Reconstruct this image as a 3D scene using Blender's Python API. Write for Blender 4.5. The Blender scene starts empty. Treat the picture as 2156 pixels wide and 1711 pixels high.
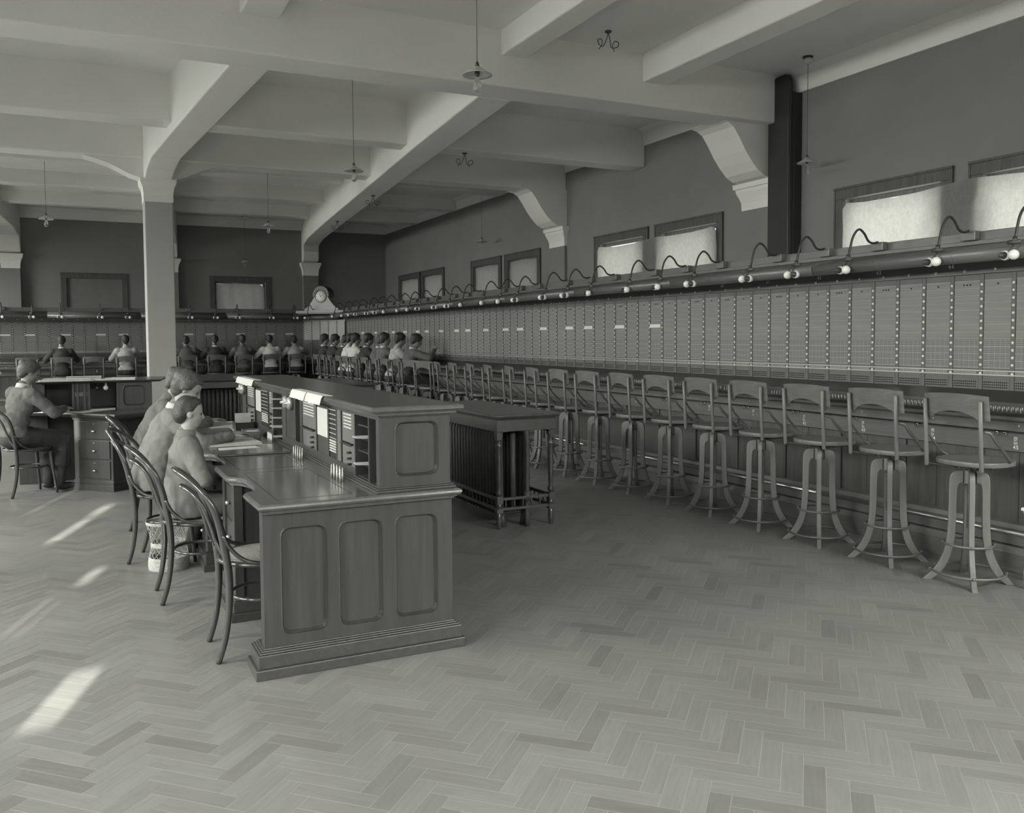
import bpy, math, random
from mathutils import Vector, Matrix
random.seed(11)
SC = bpy.context.scene
COL = SC.collection
PI = math.pi

# ------------------------------------------------------------------ helpers
class MB:
    def __init__(s, xf=None):
        s.v = []; s.f = []; s.mi = []; s.sm = []; s.xf = xf
    def add(s, vs, fs, m=0, smooth=False):
        b = len(s.v)
        for p in vs:
            p = Vector(p)
            s.v.append(s.xf @ p if s.xf else p)
        for f in fs:
            s.f.append([b + i for i in f]); s.mi.append(m); s.sm.append(smooth)
        return s
    def box(s, x0, x1, y0, y1, z0, z1, m=0):
        vs = [(x0,y0,z0),(x1,y0,z0),(x1,y1,z0),(x0,y1,z0),(x0,y0,z1),(x1,y0,z1),(x1,y1,z1),(x0,y1,z1)]
        return s.add(vs, [(3,2,1,0),(4,5,6,7),(0,1,5,4),(1,2,6,5),(2,3,7,6),(3,0,4,7)], m)
    def prism(s, poly, axis, a, b, m=0, smooth=False):
        # poly is 2D; axis 'z': (x,y), 'y': (x,z), 'x': (y,z)
        def mk(p, t):
            if axis == 'z': return (p[0], p[1], t)
            if axis == 'y': return (p[0], t, p[1])
            return (t, p[0], p[1])
        n = len(poly)
        vs = [mk(p, a) for p in poly] + [mk(p, b) for p in poly]
        s.add(vs, [tuple(range(n))[::-1], tuple(range(n, 2*n))], m)
        k = len(s.v) - 2*n
        for i in range(n):
            j = (i+1) % n
            s.f.append([k+i, k+j, k+n+j, k+n+i]); s.mi.append(m); s.sm.append(smooth)
        return s
    def tube(s, pts, r, n=8, m=0, closed=False, caps=True, ry=None, up=None):
        pts = [Vector(p) for p in pts]; N = len(pts)
        rs = r if isinstance(r, (list, tuple)) else [r]*N
        rys = ry if isinstance(ry, (list, tuple)) else ([ry]*N if ry else rs)
        tans = []
        for i in range(N):
            a = pts[(i-1) % N] if (closed or i > 0) else pts[i]
            b = pts[(i+1) % N] if (closed or i < N-1) else pts[i]
            t = b - a
            tans.append(t.normalized() if t.length > 1e-9 else Vector((0,0,1)))
        u = Vector(up) if up else (Vector((0,0,1)) if abs(tans[0].z) < .9 else Vector((1,0,0)))
        vs = []
        for i in range(N):
            t = tans[i]
            uu = u - t*u.dot(t)
            if uu.length < 1e-6: uu = Vector((1,0,0)) - t*t.x
            uu.normalize()
            if not up: u = uu
            w = t.cross(uu)
            for k in range(n):
                a = 2*PI*k/n
                vs.append(pts[i] + uu*(math.cos(a)*rs[i]) + w*(math.sin(a)*rys[i]))
        fs = []
        for i in range(N if closed else N-1):
            j = (i+1) % N
            for k in range(n):
                l = (k+1) % n
                fs.append((i*n+k, i*n+l, j*n+l, j*n+k))
        s.add(vs, fs, m, n > 4)
        if caps and not closed:
            b = len(s.v) - N*n
            s.f.append([b+k for k in range(n)][::-1]); s.mi.append(m); s.sm.append(False)
            s.f.append([b+(N-1)*n+k for k in range(n)]); s.mi.append(m); s.sm.append(False)
        return s
    def lathe(s, prof, n=16, c=(0,0,0), m=0, smooth=True, sx=1, sy=1):
        vs = []; N = len(prof)
        for (r, z) in prof:
            for k in range(n):
                a = 2*PI*k/n
                vs.append((c[0]+sx*r*math.cos(a), c[1]+sy*r*math.sin(a), c[2]+z))
        fs = []
        for i in range(N-1):
            for k in range(n):
                l = (k+1) % n
                fs.append((i*n+k, i*n+l, (i+1)*n+l, (i+1)*n+k))
        fs.append(tuple(range(n))[::-1]); fs.append(tuple(range((N-1)*n, N*n)))
        return s.add(vs, fs, m, smooth)
    def ball(s, c, r, n=12, m=0, sz=1, sx=1, sy=1):
        k = max(4, n//2)
        return s.lathe([(r*math.sin(PI*i/k)+1e-5, -r*sz*math.cos(PI*i/k)) for i in range(k+1)], n, c, m, True, sx, sy)
    def mesh(s, name, mats):
        me = bpy.data.meshes.new(name)
        me.from_pydata([tuple(p) for p in s.v], [], s.f)
        for mt in (mats if isinstance(mats, (list, tuple)) else [mats]):
            me.materials.append(mt)
        me.polygons.foreach_set('material_index', s.mi)
        me.polygons.foreach_set('use_smooth', s.sm)
        me.update()
        return me
    def build(s, name, mats, parent=None, bevel=0, loc=None, segs=2):
        o = bpy.data.objects.new(name, s.mesh(name, mats)); COL.objects.link(o)
        if parent: o.parent = parent
        if loc: o.location = loc
        if bevel:
            b = o.modifiers.new('b', 'BEVEL'); b.width = bevel; b.segments = segs
            b.limit_method = 'ANGLE'; b.angle_limit = math.radians(40)
        return o

def tag(o, label=None, cat=None, group=None, kind=None):
    if label: o['label'] = label
    if cat: o['category'] = cat
    if group: o['group'] = group
    if kind: o['kind'] = kind
    return o
def thing(name, label, cat, loc=(0,0,0), rz=0, group=None):
    o = bpy.data.objects.new(name, None); COL.objects.link(o)
    o.location = loc; o.rotation_euler = (0,0,rz); o.empty_display_size = .1
    return tag(o, label, cat, group)
def dup(root, loc, rz=0, label=None, group=None, cat=None):
    r = root.copy(); COL.objects.link(r); r.location = loc; r.rotation_euler = (0,0,rz)
    tag(r, label, cat, group)
    for ch in list(root.children):
        c = ch.copy(); COL.objects.link(c); c.parent = r
        for g in list(ch.children):
            d = g.copy(); COL.objects.link(d); d.parent = c
    return r
def struct(o, label=None):
    o['kind'] = 'structure'
    if label: o['label'] = label
    return o
ORD = ['first','second','third','fourth','fifth','sixth','seventh','eighth','ninth','tenth','eleventh','twelfth','thirteenth','fourteenth','fifteenth','sixteenth','seventeenth','eighteenth','nineteenth','twentieth','twenty-first','twenty-second','twenty-third','twenty-fourth','twenty-fifth','twenty-sixth','twenty-seventh','twenty-eighth','twenty-ninth']
def bez(pts, n=6):
    # Catmull-Rom through points
    P = [Vector(p) for p in pts]; P = [P[0]*2-P[1]] + P + [P[-1]*2-P[-2]]
    out = []
    for i in range(1, len(P)-2):
        for k in range(n):
            t = k/n; a, b, c, d = P[i-1], P[i], P[i+1], P[i+2]
            out.append(.5*((2*b) + (c-a)*t + (2*a-5*b+4*c-d)*t*t + (3*b-3*c+d-a)*t**3))
    out.append(P[-2]); return out

# ------------------------------------------------------------------ materials
def new_mat(name):
    m = bpy.data.materials.new(name); m.use_nodes = True
    nt = m.node_tree; b = nt.nodes['Principled BSDF']
    return m, nt, b
def gcol(g): return (g, g*.998, g*.975, 1)
def plain(name, g, rough=.6, spec=.4, metal=0, noise=.06, scale=6, bump=0, bscale=60):
    m, nt, b = new_mat(name)
    b.inputs['Roughness'].default_value = rough
    b.inputs['Specular IOR Level'].default_value = spec
    b.inputs['Metallic'].default_value = metal
    tc = nt.nodes.new('ShaderNodeTexCoord')
    n = nt.nodes.new('ShaderNodeTexNoise'); n.inputs['Scale'].default_value = scale; n.inputs['Detail'].default_value = 4
    nt.links.new(tc.outputs['Object'], n.inputs['Vector'])
    cr = nt.nodes.new('ShaderNodeValToRGB')
    cr.color_ramp.elements[0].position = .3; cr.color_ramp.elements[1].position = .7
    cr.color_ramp.elements[0].color = gcol(g*(1-noise)); cr.color_ramp.elements[1].color = gcol(g*(1+noise))
    nt.links.new(n.outputs['Fac'], cr.inputs['Fac']); nt.links.new(cr.outputs['Color'], b.inputs['Base Color'])
    if bump:
        n2 = nt.nodes.new('ShaderNodeTexNoise'); n2.inputs['Scale'].default_value = bscale; n2.inputs['Detail'].default_value = 3
        nt.links.new(tc.outputs['Object'], n2.inputs['Vector'])
        bp = nt.nodes.new('ShaderNodeBump'); bp.inputs['Strength'].default_value = bump; bp.inputs['Distance'].default_value = .01
        nt.links.new(n2.outputs['Fac'], bp.inputs['Height']); nt.links.new(bp.outputs['Normal'], b.inputs['Normal'])
    return m
def wood(name, g, rough=.4, axis='x', contrast=.28, scale=9, spec=.45, coat=0):
    m, nt, b = new_mat(name)
    b.inputs['Roughness'].default_value = rough; b.inputs['Specular IOR Level'].default_value = spec
    b.inputs['Coat Weight'].default_value = coat; b.inputs['Coat Roughness'].default_value = .15
    tc = nt.nodes.new('ShaderNodeTexCoord'); mp = nt.nodes.new('ShaderNodeMapping')
    sc = {'x': (.08,1,1), 'y': (1,.08,1), 'z': (1,1,.08)}[axis]
    mp.inputs['Scale'].default_value = [scale*k for k in sc]
    nt.links.new(tc.outputs['Object'], mp.inputs['Vector'])
    n = nt.nodes.new('ShaderNodeTexNoise'); n.inputs['Scale'].default_value = 3.2; n.inputs['Detail'].default_value = 7; n.inputs['Roughness'].default_value = .62; n.inputs['Distortion'].default_value = .5
    nt.links.new(mp.outputs['Vector'], n.inputs['Vector'])
    cr = nt.nodes.new('ShaderNodeValToRGB')
    e = cr.color_ramp.elements
    e[0].position = .32; e[1].position = .68
    e[0].color = gcol(g*(1-contrast)); e[1].color = gcol(g*(1+contrast))
    nt.links.new(n.outputs['Fac'], cr.inputs['Fac']); nt.links.new(cr.outputs['Color'], b.inputs['Base Color'])
    bp = nt.nodes.new('ShaderNodeBump'); bp.inputs['Strength'].default_value = .12; bp.inputs['Distance'].default_value = .004
    nt.links.new(n.outputs['Fac'], bp.inputs['Height']); nt.links.new(bp.outputs['Normal'], b.inputs['Normal'])
    return m
def emis(name, g, s):
    m, nt, b = new_mat(name)
    b.inputs['Base Color'].default_value = gcol(.5)
    b.inputs['Emission Color'].default_value = (.99*g, 1*g, .91*g, 1); b.inputs['Emission Strength'].default_value = s
    return m

M = {}
M['ceiling'] = plain('ceiling_plaster', .74, .85, .2, noise=.04, scale=1.1, bump=.15, bscale=30)
M['wall'] = plain('dark_wall_paint', .215, .8, .25, noise=.05, scale=1.5, bump=.2, bscale=50)
M['column'] = plain('column_paint', .36, .7, .3, noise=.04, scale=1.2)
M['casing'] = wood('window_casing_wood', .085, .5, 'z')
M['sash'] = wood('sash_wood', .12, .5, 'z')
M['desk'] = wood('oak_desk', .044, .38, 'z', .2, 8)
M['desk_h'] = wood('oak_desk_long_grain', .05, .34, 'y', .2, 8)
M['desktop'] = wood('polished_desktop', .085, .2, 'y', .14, 6, .6, .4)
M['board_v'] = wood('switchboard_oak_upright', .07, .38, 'z', .25, 8)
M['board_h'] = wood('switchboard_oak_long', .11, .33, 'x', .13, 14)
M['strip'] = wood('blank_strip_oak', .17, .45, 'x', .13, 12)
M['stile'] = plain('stile_dark', .105, .5, noise=.1)
M['line'] = plain('white_strip_line', .36, .5)
M['dot'] = plain('white_peg', .6, .4)
M['hole'] = plain('black_hole', .012, .6)
M['black'] = plain('black_ebonite', .03, .3)
M['iron'] = plain('dark_iron', .075, .42, .5, .2, noise=.1)
M['conduit'] = plain('dark_conduit', .06, .35, .5, .4)
M['ring'] = plain('foot_ring_iron', .13, .4, .5, .2, noise=.15)
M['plug'] = plain('plug_metal', .30, .45, .5, .5)
M['num'] = plain('number_paint', .85, .6)
M['brass'] = plain('worn_nickel', .5, .3, .5, .9)
M['bright'] = plain('polished_rail', .42, .3, .5, .5)
M['stool'] = wood('stool_oak', .125, .42, 'z', .14, 9)
M['stool_h'] = wood('stool_oak_seat', .105, .4, 'x', .2, 9)
M['stool_back'] = wood('stool_oak_back', .11, .4, 'y', .25, 12)
M['stool_post'] = wood('stool_post_oak', .12, .4, 'z', .2, 9)
M['bent'] = wood('dark_bentwood', .035, .24, 'z', .2, 9, .6, .4)
M['cane'] = plain('cane_weave', .32, .6, noise=.15, scale=120)
M['wicker'] = plain('wicker', .34, .65, noise=.2, scale=60)
M['paper'] = plain('paper', .48, .7, noise=.05, scale=20)
M['paper2'] = plain('grey_paper', .38, .7, noise=.08, scale=20)
M['card'] = plain('card', .42, .6, noise=.03)
M['duct'] = plain('dark_duct_paint', .03, .6, noise=.08)
M['rad'] = plain('radiator_iron', .05, .5, .4, noise=.2, scale=10, bump=.25, bscale=90)
M['cover'] = wood('radiator_table_oak', .048, .3, 'y', .2, 8, .5, .2)
M['white_glass'] = plain('opal_glass', .75, .25, .5, noise=.02)
M['shade'] = plain('opal_shade', .5, .3, .5, noise=.03)
M['porcelain'] = plain('porcelain', .6, .3)
M['skin'] = plain('skin', .26, .55, noise=.05, scale=15)
M['hair_d'] = plain('dark_hair', .035, .5, noise=.4, scale=60, bump=.5, bscale=140)
M['hair_m'] = plain('brown_hair', .07, .5, noise=.4, scale=60, bump=.5, bscale=140)
M['eye'] = plain('eye', .05, .2)
M['leather'] = plain('shoe_leather', .03, .4)
def cloth(name, g): return plain(name, g, .85, .15, noise=.1, scale=9, bump=.35, bscale=16)
M['c_white'] = cloth('white_blouse', .55)
M['c_light'] = cloth('light_grey_cloth', .36)
M['c_sweater'] = cloth('grey_knit', .15)
M['c_grey'] = cloth('grey_cloth', .12)
M['c_dark'] = cloth('dark_cloth', .05)
M['c_coat'] = cloth('mid_grey_coat', .17)
M['c_collar'] = cloth('white_collar', .45)
M['clock_case'] = wood('clock_case_oak', .24, .35, 'x', .1, 8)

def glass_mat():
    m, nt, b = new_mat('clear_bulb_glass')
    b.inputs['Base Color'].default_value = (.9,.9,.88,1); b.inputs['Roughness'].default_value = .05
    b.inputs['Transmission Weight'].default_value = .92; b.inputs['IOR'].default_value = 1.15
    return m
M['glass'] = glass_mat()
def jack_mat():
    # fine grid of jack holes
    m, nt, b = new_mat('jack_grid')
    b.inputs['Roughness'].default_value = .5
    tc = nt.nodes.new('ShaderNodeTexCoord'); sp = nt.nodes.new('ShaderNodeSeparateXYZ')
    nt.links.new(tc.outputs['Object'], sp.inputs[0])
    def cell(out, pitch, duty):
        a = nt.nodes.new('ShaderNodeMath'); a.operation = 'DIVIDE'; a.inputs[1].default_value = pitch
        nt.links.new(out, a.inputs[0])
        f = nt.nodes.new('ShaderNodeMath'); f.operation = 'FRACT'; nt.links.new(a.outputs[0], f.inputs[0])
        g = nt.nodes.new('ShaderNodeMath'); g.operation = 'GREATER_THAN'; g.inputs[1].default_value = duty
        nt.links.new(f.outputs[0], g.inputs[0]); return g
    a = cell(sp.outputs['X'], .0098, .42); c = cell(sp.outputs['Z'], .0122, .40)
    mu = nt.nodes.new('ShaderNodeMath'); mu.operation = 'MULTIPLY'
    nt.links.new(a.outputs[0], mu.inputs[0]); nt.links.new(c.outputs[0], mu.inputs[1])
    big = cell(sp.outputs['X'], .0392, .10)
    mx = nt.nodes.new('ShaderNodeMix'); mx.data_type = 'RGBA'
    mx.inputs[6].default_value = gcol(.20); mx.inputs[7].default_value = gcol(.05)
    nt.links.new(mu.outputs[0], mx.inputs[0])
    mx2 = nt.nodes.new('ShaderNodeMix'); mx2.data_type = 'RGBA'
    mx2.inputs[6].default_value = gcol(.27); nt.links.new(mx.outputs[2], mx2.inputs[7]); nt.links.new(big.outputs[0], mx2.inputs[0])
    nt.links.new(mx2.outputs[2], b.inputs['Base Color'])
    return m
M['jack'] = jack_mat()
def muslin():
    m = bpy.data.materials.new('muslin_curtain'); m.use_nodes = True; nt = m.node_tree
    for n in list(nt.nodes): nt.nodes.remove(n)
    out = nt.nodes.new('ShaderNodeOutputMaterial')
    d = nt.nodes.new('ShaderNodeBsdfDiffuse'); t = nt.nodes.new('ShaderNodeBsdfTranslucent'); mx = nt.nodes.new('ShaderNodeMixShader')
    tc = nt.nodes.new('ShaderNodeTexCoord'); n = nt.nodes.new('ShaderNodeTexNoise'); n.inputs['Scale'].default_value = 30; n.inputs['Detail'].default_value = 8; n.inputs['Roughness'].default_value = .7
    mp = nt.nodes.new('ShaderNodeMapping'); mp.inputs['Scale'].default_value = (1,1,.6)
    nt.links.new(tc.outputs['Object'], mp.inputs['Vector']); nt.links.new(mp.outputs['Vector'], n.inputs['Vector'])
    cr = nt.nodes.new('ShaderNodeValToRGB'); cr.color_ramp.elements[0].position = .3; cr.color_ramp.elements[1].position = .65
    cr.color_ramp.elements[0].color = gcol(.37); cr.color_ramp.elements[1].color = gcol(.47)
    nt.links.new(n.outputs['Fac'], cr.inputs['Fac'])
    nt.links.new(cr.outputs['Color'], d.inputs['Color']); nt.links.new(cr.outputs['Color'], t.inputs['Color'])
    mx.inputs['Fac'].default_value = .6
    nt.links.new(d.outputs[0], mx.inputs[1]); nt.links.new(t.outputs[0], mx.inputs[2]); nt.links.new(mx.outputs[0], out.inputs['Surface'])
    return m
M['muslin'] = muslin()
def floor_mats():
    m, nt, b = new_mat('parquet_block')
    geo = nt.nodes.new('ShaderNodeNewGeometry'); uv = nt.nodes.new('ShaderNodeUVMap'); uv.uv_map = 'UVMap'
    mp = nt.nodes.new('ShaderNodeMapping'); mp.inputs['Scale'].default_value = (6, 70, 1)
    nt.links.new(uv.outputs[0], mp.inputs['Vector'])
    n = nt.nodes.new('ShaderNodeTexNoise'); n.inputs['Scale'].default_value = 1.0; n.inputs['Detail'].default_value = 5; n.inputs['Distortion'].default_value = .4
    nt.links.new(mp.outputs[0], n.inputs['Vector'])
    cr = nt.nodes.new('ShaderNodeValToRGB'); e = cr.color_ramp.elements
    e[0].position = 0; e[1].position = 1; e[0].color = gcol(.13); e[1].color = gcol(.18)
    k = cr.color_ramp.elements.new(.12); k.color = gcol(.153)
    nt.links.new(geo.outputs['Random Per Island'], cr.inputs['Fac'])
    mx = nt.nodes.new('ShaderNodeMix'); mx.data_type = 'RGBA'; mx.blend_type = 'MULTIPLY'; mx.inputs[0].default_value = 1
    cr2 = nt.nodes.new('ShaderNodeValToRGB'); cr2.color_ramp.elements[0].position = .3; cr2.color_ramp.elements[1].position = .7
    cr2.color_ramp.elements[0].color = (.90,.90,.90,1); cr2.color_ramp.elements[1].color = (1.06,1.06,1.06,1)
    nt.links.new(n.outputs['Fac'], cr2.inputs['Fac'])
    nt.links.new(cr.outputs['Color'], mx.inputs[6]); nt.links.new(cr2.outputs['Color'], mx.inputs[7])
    # large wear patches
    tc = nt.nodes.new('ShaderNodeTexCoord'); n3 = nt.nodes.new('ShaderNodeTexNoise'); n3.inputs['Scale'].default_value = .9; n3.inputs['Detail'].default_value = 3
    nt.links.new(tc.outputs['Object'], n3.inputs['Vector'])
    cr3 = nt.nodes.new('ShaderNodeValToRGB'); cr3.color_ramp.elements[0].position = .35; cr3.color_ramp.elements[1].position = .65
    cr3.color_ramp.elements[0].color = (.9,.9,.9,1); cr3.color_ramp.elements[1].color = (1.08,1.08,1.08,1)
    nt.links.new(n3.outputs['Fac'], cr3.inputs['Fac'])
    mx2 = nt.nodes.new('ShaderNodeMix'); mx2.data_type = 'RGBA'; mx2.blend_type = 'MULTIPLY'; mx2.inputs[0].default_value = 1
    nt.links.new(mx.outputs[2], mx2.inputs[6]); nt.links.new(cr3.outputs['Color'], mx2.inputs[7])
    nt.links.new(mx2.outputs[2], b.inputs['Base Color'])
    b.inputs['Roughness'].default_value = .42; b.inputs['Specular IOR Level'].default_value = .5
    j = plain('parquet_joint', .30, .6)
    return m, j
M['block'], M['joint'] = floor_mats()

# ------------------------------------------------------------------ room shell
WX_, FY, BY, LX, CZ, PZ = 7.55, 23.0, -2.6, -5.5, 4.52, 4.285
def build_floor():
    mb = MB(); uvs = []
    mb.add([(LX,BY,-.0006),(WX_,BY,-.0006),(WX_,FY,-.0006),(LX,FY,-.0006)], [(0,1,2,3)], 1); uvs += [(0,0)]*4
    mb.add([(LX,BY,-.25),(WX_,BY,-.25),(WX_,FY,-.25),(LX,FY,-.25)], [(3,2,1,0)], 1); uvs += [(0,0)]*4
    W = .073; n = 4; g = .0012; s2 = math.sqrt(.5)
    ox, oy = .02, .03
    def blk(x, y, w, h, horiz):
        c = [(x+g, y+g), (x+w-g, y+g), (x+w-g, y+h-g), (x+g, y+h-g)]
        P = [((a-b)*s2+ox, (a+b)*s2+oy, 0) for a, b in c]
        if any(p[0] < LX or p[0] > WX_ or p[1] < BY or p[1] > FY for p in P): return
        cx = sum(p[0] for p in P)/4; cy = sum(p[1] for p in P)/4
        if cx < -2.3 - .0 and cy < 24: 
            if cx < -2.6: return
        if cx > 5.6 or cy > 22.4: return
        mb.add(P, [(0,1,2,3)], 0)
        r = random.random()*40
        if horiz: uvs.extend([(r,r),(r+w,r),(r+w,r+h),(r,r+h)])
        else: uvs.extend([(r,r+w),(r,r),(r+h,r),(r+h,r+w)])
    # herringbone in rotated frame: cell (i,j); horizontal blocks start where (i - j) % 2n == 0, vertical where == n (offset)
    lim = int(26/W)
    for j in range(-lim//2, lim):
        for i in range(-lim//2, lim):
            cx = (i-j)*W*s2; cy = (i+j)*W*s2
            if cx < -3 or cx > 6.2 or cy < -3 or cy > 23: continue
            k = (i - j) % (2*n)
            if k == 0: blk(i*W, j*W, n*W, W, True)
            if k == 2*n-1: blk(i*W, j*W, W, n*W, False)
    o = mb.build('floor', [M['block'], M['joint']])
    uvl = o.data.uv_layers.new(name='UVMap')
    idx = 0
    flat = []
    for u in uvs: flat.extend(u)
    uvl.data.foreach_set('uv', flat)
    struct(o)
build_floor()

mb = MB(); mb.box(LX-.2, WX_+.2, BY-.2, FY+.2, CZ, CZ+.2)
# cove strips under the slab along the long right wall and far wall
mb.prism([(WX_,PZ),(WX_-.03,PZ),(WX_-.05,CZ-.06),(WX_-.13,CZ-.0),(WX_,CZ)], 'y', BY, FY)
mb.prism([(FY,PZ),(FY-.03,PZ),(FY-.05,CZ-.06),(FY-.13,CZ),(FY,CZ)], 'x', LX, WX_)
struct(mb.build('ceiling', M['ceiling']))

def beam_x(y0, y1, z0, name):
    mb = MB(); mb.box(LX, WX_, y0, y1, z0, CZ+.02)
    return struct(mb.build(name, M['ceiling'], bevel=.02, segs=3))
n = 1
for (y0, y1, z0) in [(1.9,2.3,3.975),(7.95,8.4,3.975),(10.83,11.19,3.975),(13.15,13.55,3.975),(15.5,15.84,4.27),(17.9,18.24,4.27),(20.3,20.64,4.27)]:
    beam_x(y0, y1, z0, 'trim_%d' % n); n += 1
def beam_path(pts, w, name, zt=CZ+.02):
    # pts: (x,y,z of soffit)
    mb = MB(); vs = []
    for (x, y, z) in pts:
        vs += [(x-w/2,y,z),(x+w/2,y,z),(x+w/2,y,zt),(x-w/2,y,zt)]
    fs = [(3,2,1,0), tuple(range(len(vs)-4, len(vs)))]
    for i in range(len(pts)-1):
        for k in range(4):
            l = (k+1) % 4
            fs.append((i*4+k, i*4+l, i*4+4+l, i*4+4+k))
    mb.add(vs, fs); return struct(mb.build(name, M['ceiling'], bevel=.02, segs=3))
beam_path([(1.5,-2.6,4.3),(1.5,7.97,4.3)], .34, 'trim_8')
beam_path([(1.475,8.38,3.972),(1.225,10.7,3.87),(1.10,12.4,3.86),(1.075,12.9,3.79),(1.06,13.21,3.68),(1.06,13.59,3.68),(1.11,13.9,3.82),(1.16,14.6,3.86),(1.78,20.6,3.86),(1.98,22.3,3.86),(2.03,22.72,3.8),(2.05,22.85,3.5),(2.05,23,3.45)], .37, 'trim_9')
beam_path([(3.95,-2.6,4.28),(3.97,7.97,4.28)], .28, 'trim_18')
beam_path([(3.96,8.38,3.972),(4.03,10.5,3.87),(4.25,12.7,3.86),(4.81,18.1,3.86),(5.15,21.0,3.86),(5.36,22.3,3.84),(5.45,22.66,3.72),(5.475,22.8,3.5),(5.475,23,3.45)], .40, 'trim_10')
beam_path([(5.66,-2.6,4.22),(5.66,7.97,4.22)], .30, 'trim_11')
beam_path([(-2.3,8,3.97),(-2.0,13.3,3.97),(-1.4,22.0,3.97),(-1.34,22.7,3.85),(-1.32,22.85,3.5),(-1.32,23,3.45)], .44, 'trim_12')

def wall(name, poly_boxes, mat):
    mb = MB()
    for b in poly_boxes: mb.box(*b)
    return struct(mb.build(name, mat))
# right wall with window openings (each 1.5 m wide casing, openings 1.28)
WINS = [(4.13,5.55,3),(5.73,7.18,3),(9.07,10.55,2),(10.73,12.21,2),(14.08,15.54,1),(15.72,17.18,1),(18.73,20.2,1),(20.3,21.86,1)]
WT = 3.10; CW = .125; WB = 1.45
ops = [(a+CW, b-CW) for a, b, _ in WINS]
bx = []; y = BY
for a, b in ops:
    bx.append((WX_, WX_+.25, y, a, 0, PZ+.3)); y = b
    bx.append((WX_, WX_+.25, a, b, 0, WB)); bx.append((WX_, WX_+.25, a, b, WT-CW, PZ+.3))
bx.append((WX_, WX_+.25, y, FY+.2, 0, PZ+.3))
wall('wall_right', bx, M['wall'])
# far wall with two windows
FW = [(-.32,1.11,0),(2.98,4.47,2)]
bx = []; x = LX-.2
for a, b, _ in FW:
    bx.append((x, a+CW, FY, FY+.25, 0, PZ+.3)); x = b-CW
    bx.append((a+CW, b-CW, FY, FY+.25, 0, WB)); bx.append((a+CW, b-CW, FY, FY+.25, WT-.04-CW, PZ+.3))
bx.append((x, WX_+.25, FY, FY+.25, 0, PZ+.3))
wall('wall_far', bx, M['wall'])

PANE = {3: emis('window_daylight_strong', 1, 2.6), 2: emis('window_daylight_soft', 1, 1.6), 1: emis('window_daylight_faint', 1, .32), 0: emis('window_daylight_shut', 1, .02)}
wn = 1
def window_right(a, b, lev):
    global wn
    mb = MB(); X = WX_
    t = WT
    mb.box(X-.025, X-.001, a, a+CW, WB-.1, t-CW); mb.box(X-.025, X-.001, b-CW, b, WB-.1, t-CW)
    mb.box(X-.025, X-.001, a, b, t-CW, t); mb.box(X-.04, X-.02, a-.01, b+.01, t-.02, t+.005)
    mb.box(X-.035, X-.02, a-.008, a+.012, WB-.1, t-.021); mb.box(X-.035, X-.02, b-.012, b+.008, WB-.1, t-.021)
    root = mb.build('window_%d' % wn, M['casing'], bevel=.004); struct(root)
    s = MB(); a2, b2, t2 = a+CW, b-CW, t-CW
    s.box(X+.08, X+.12, a2, a2+.05, WB, t2); s.box(X+.08, X+.12, b2-.05, b2, WB, t2)
    s.box(X+.08, X+.12, a2+.05, b2-.05, t2-.05, t2); s.box(X+.08, X+.12, a2+.05, b2-.05, WB, WB+.06); s.box(X+.08, X+.12, a2+.05, b2-.05, 2.15, 2.2)
    s.build('sash', M['sash'], root)
    g = MB(); g.box(X+.13, X+.15, a2, b2, WB, t2); g.build('pane', PANE[lev], root)
    wn += 1
for a, b, l in WINS: window_right(a, b, l)
def window_far(a, b, lev):
    global wn
    mb = MB(); Y = FY; t = WT-.04
    mb.box(a, a+CW, Y-.025, Y-.001, WB-.1, t-CW); mb.box(b-CW, b, Y-.025, Y-.001, WB-.1, t-CW)
    mb.box(a, b, Y-.025, Y-.001, t-CW, t); mb.box(a-.01, b+.01, Y-.04, Y-.02, t-.02, t+.005)
    root = mb.build('window_%d' % wn, M['casing'], bevel=.004); struct(root)
    s = MB(); a2, b2, t2 = a+CW, b-CW, t-CW
    s.box(a2, a2+.05, Y+.08, Y+.12, WB, t2); s.box(b2-.05, b2, Y+.08, Y+.12, WB, t2); s.box(a2+.05, b2-.05, Y+.08, Y+.12, t2-.05, t2)
    s.build('sash', M['sash'], root)
    g = MB()
    g.box(a2, b2, Y+.13, Y+.15, WB, t2); g.build('pane', PANE[1 if lev else 0], root)
    if not lev:
        p = MB(); p.box(a2, b2, Y+.02, Y+.05, WB, t2); p.build('blind', plain('closed_blind', .17, .8), root)
    wn += 1
for a, b, l in FW: window_far(a, b, l)

# muslin curtains hung across the windows
def curtain(pts_top, z0, X, label, seed, name='muslin_curtain', far=False, mat='muslin'):
    # pts_top: list of (y, ztop)
    rnd = random.Random(seed); mb = MB(); N = 60; Mz = 14
    ys = pts_top[0][0]; ye = pts_top[-1][0]
    def zt(y):
        for (a, za), (b, zb) in zip(pts_top[:-1], pts_top[1:]):
            if a <= y <= b:
                t = (y-a)/(b-a); return za+(zb-za)*t - .006*math.sin(PI*t)
        return pts_top[-1][1]
    ph = [rnd.random()*6 for _ in range(4)]
    vs = []
    for i in range(N+1):
        y = ys+(ye-ys)*i/N; top = zt(y)
        for j in range(Mz+1):
            z = z0+(top-z0)*j/Mz
            d = .006*math.sin(y*23+ph[0]+z*2)+.008*math.sin(y*9+ph[1]-z*5)+.006*math.sin((y+z)*14+ph[2])
            vs.append((X+d, y, z) if not far else (y, X+d, z))
    fs = [(i*(Mz+1)+j, (i+1)*(Mz+1)+j, (i+1)*(Mz+1)+j+1, i*(Mz+1)+j+1) for i in range(N) for j in range(Mz)]
    mb.add(vs, fs, 0, True)
    o = mb.build(name, M[mat]); tag(o, label, 'curtain', 'cloths hung over the windows')
    return o
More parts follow.
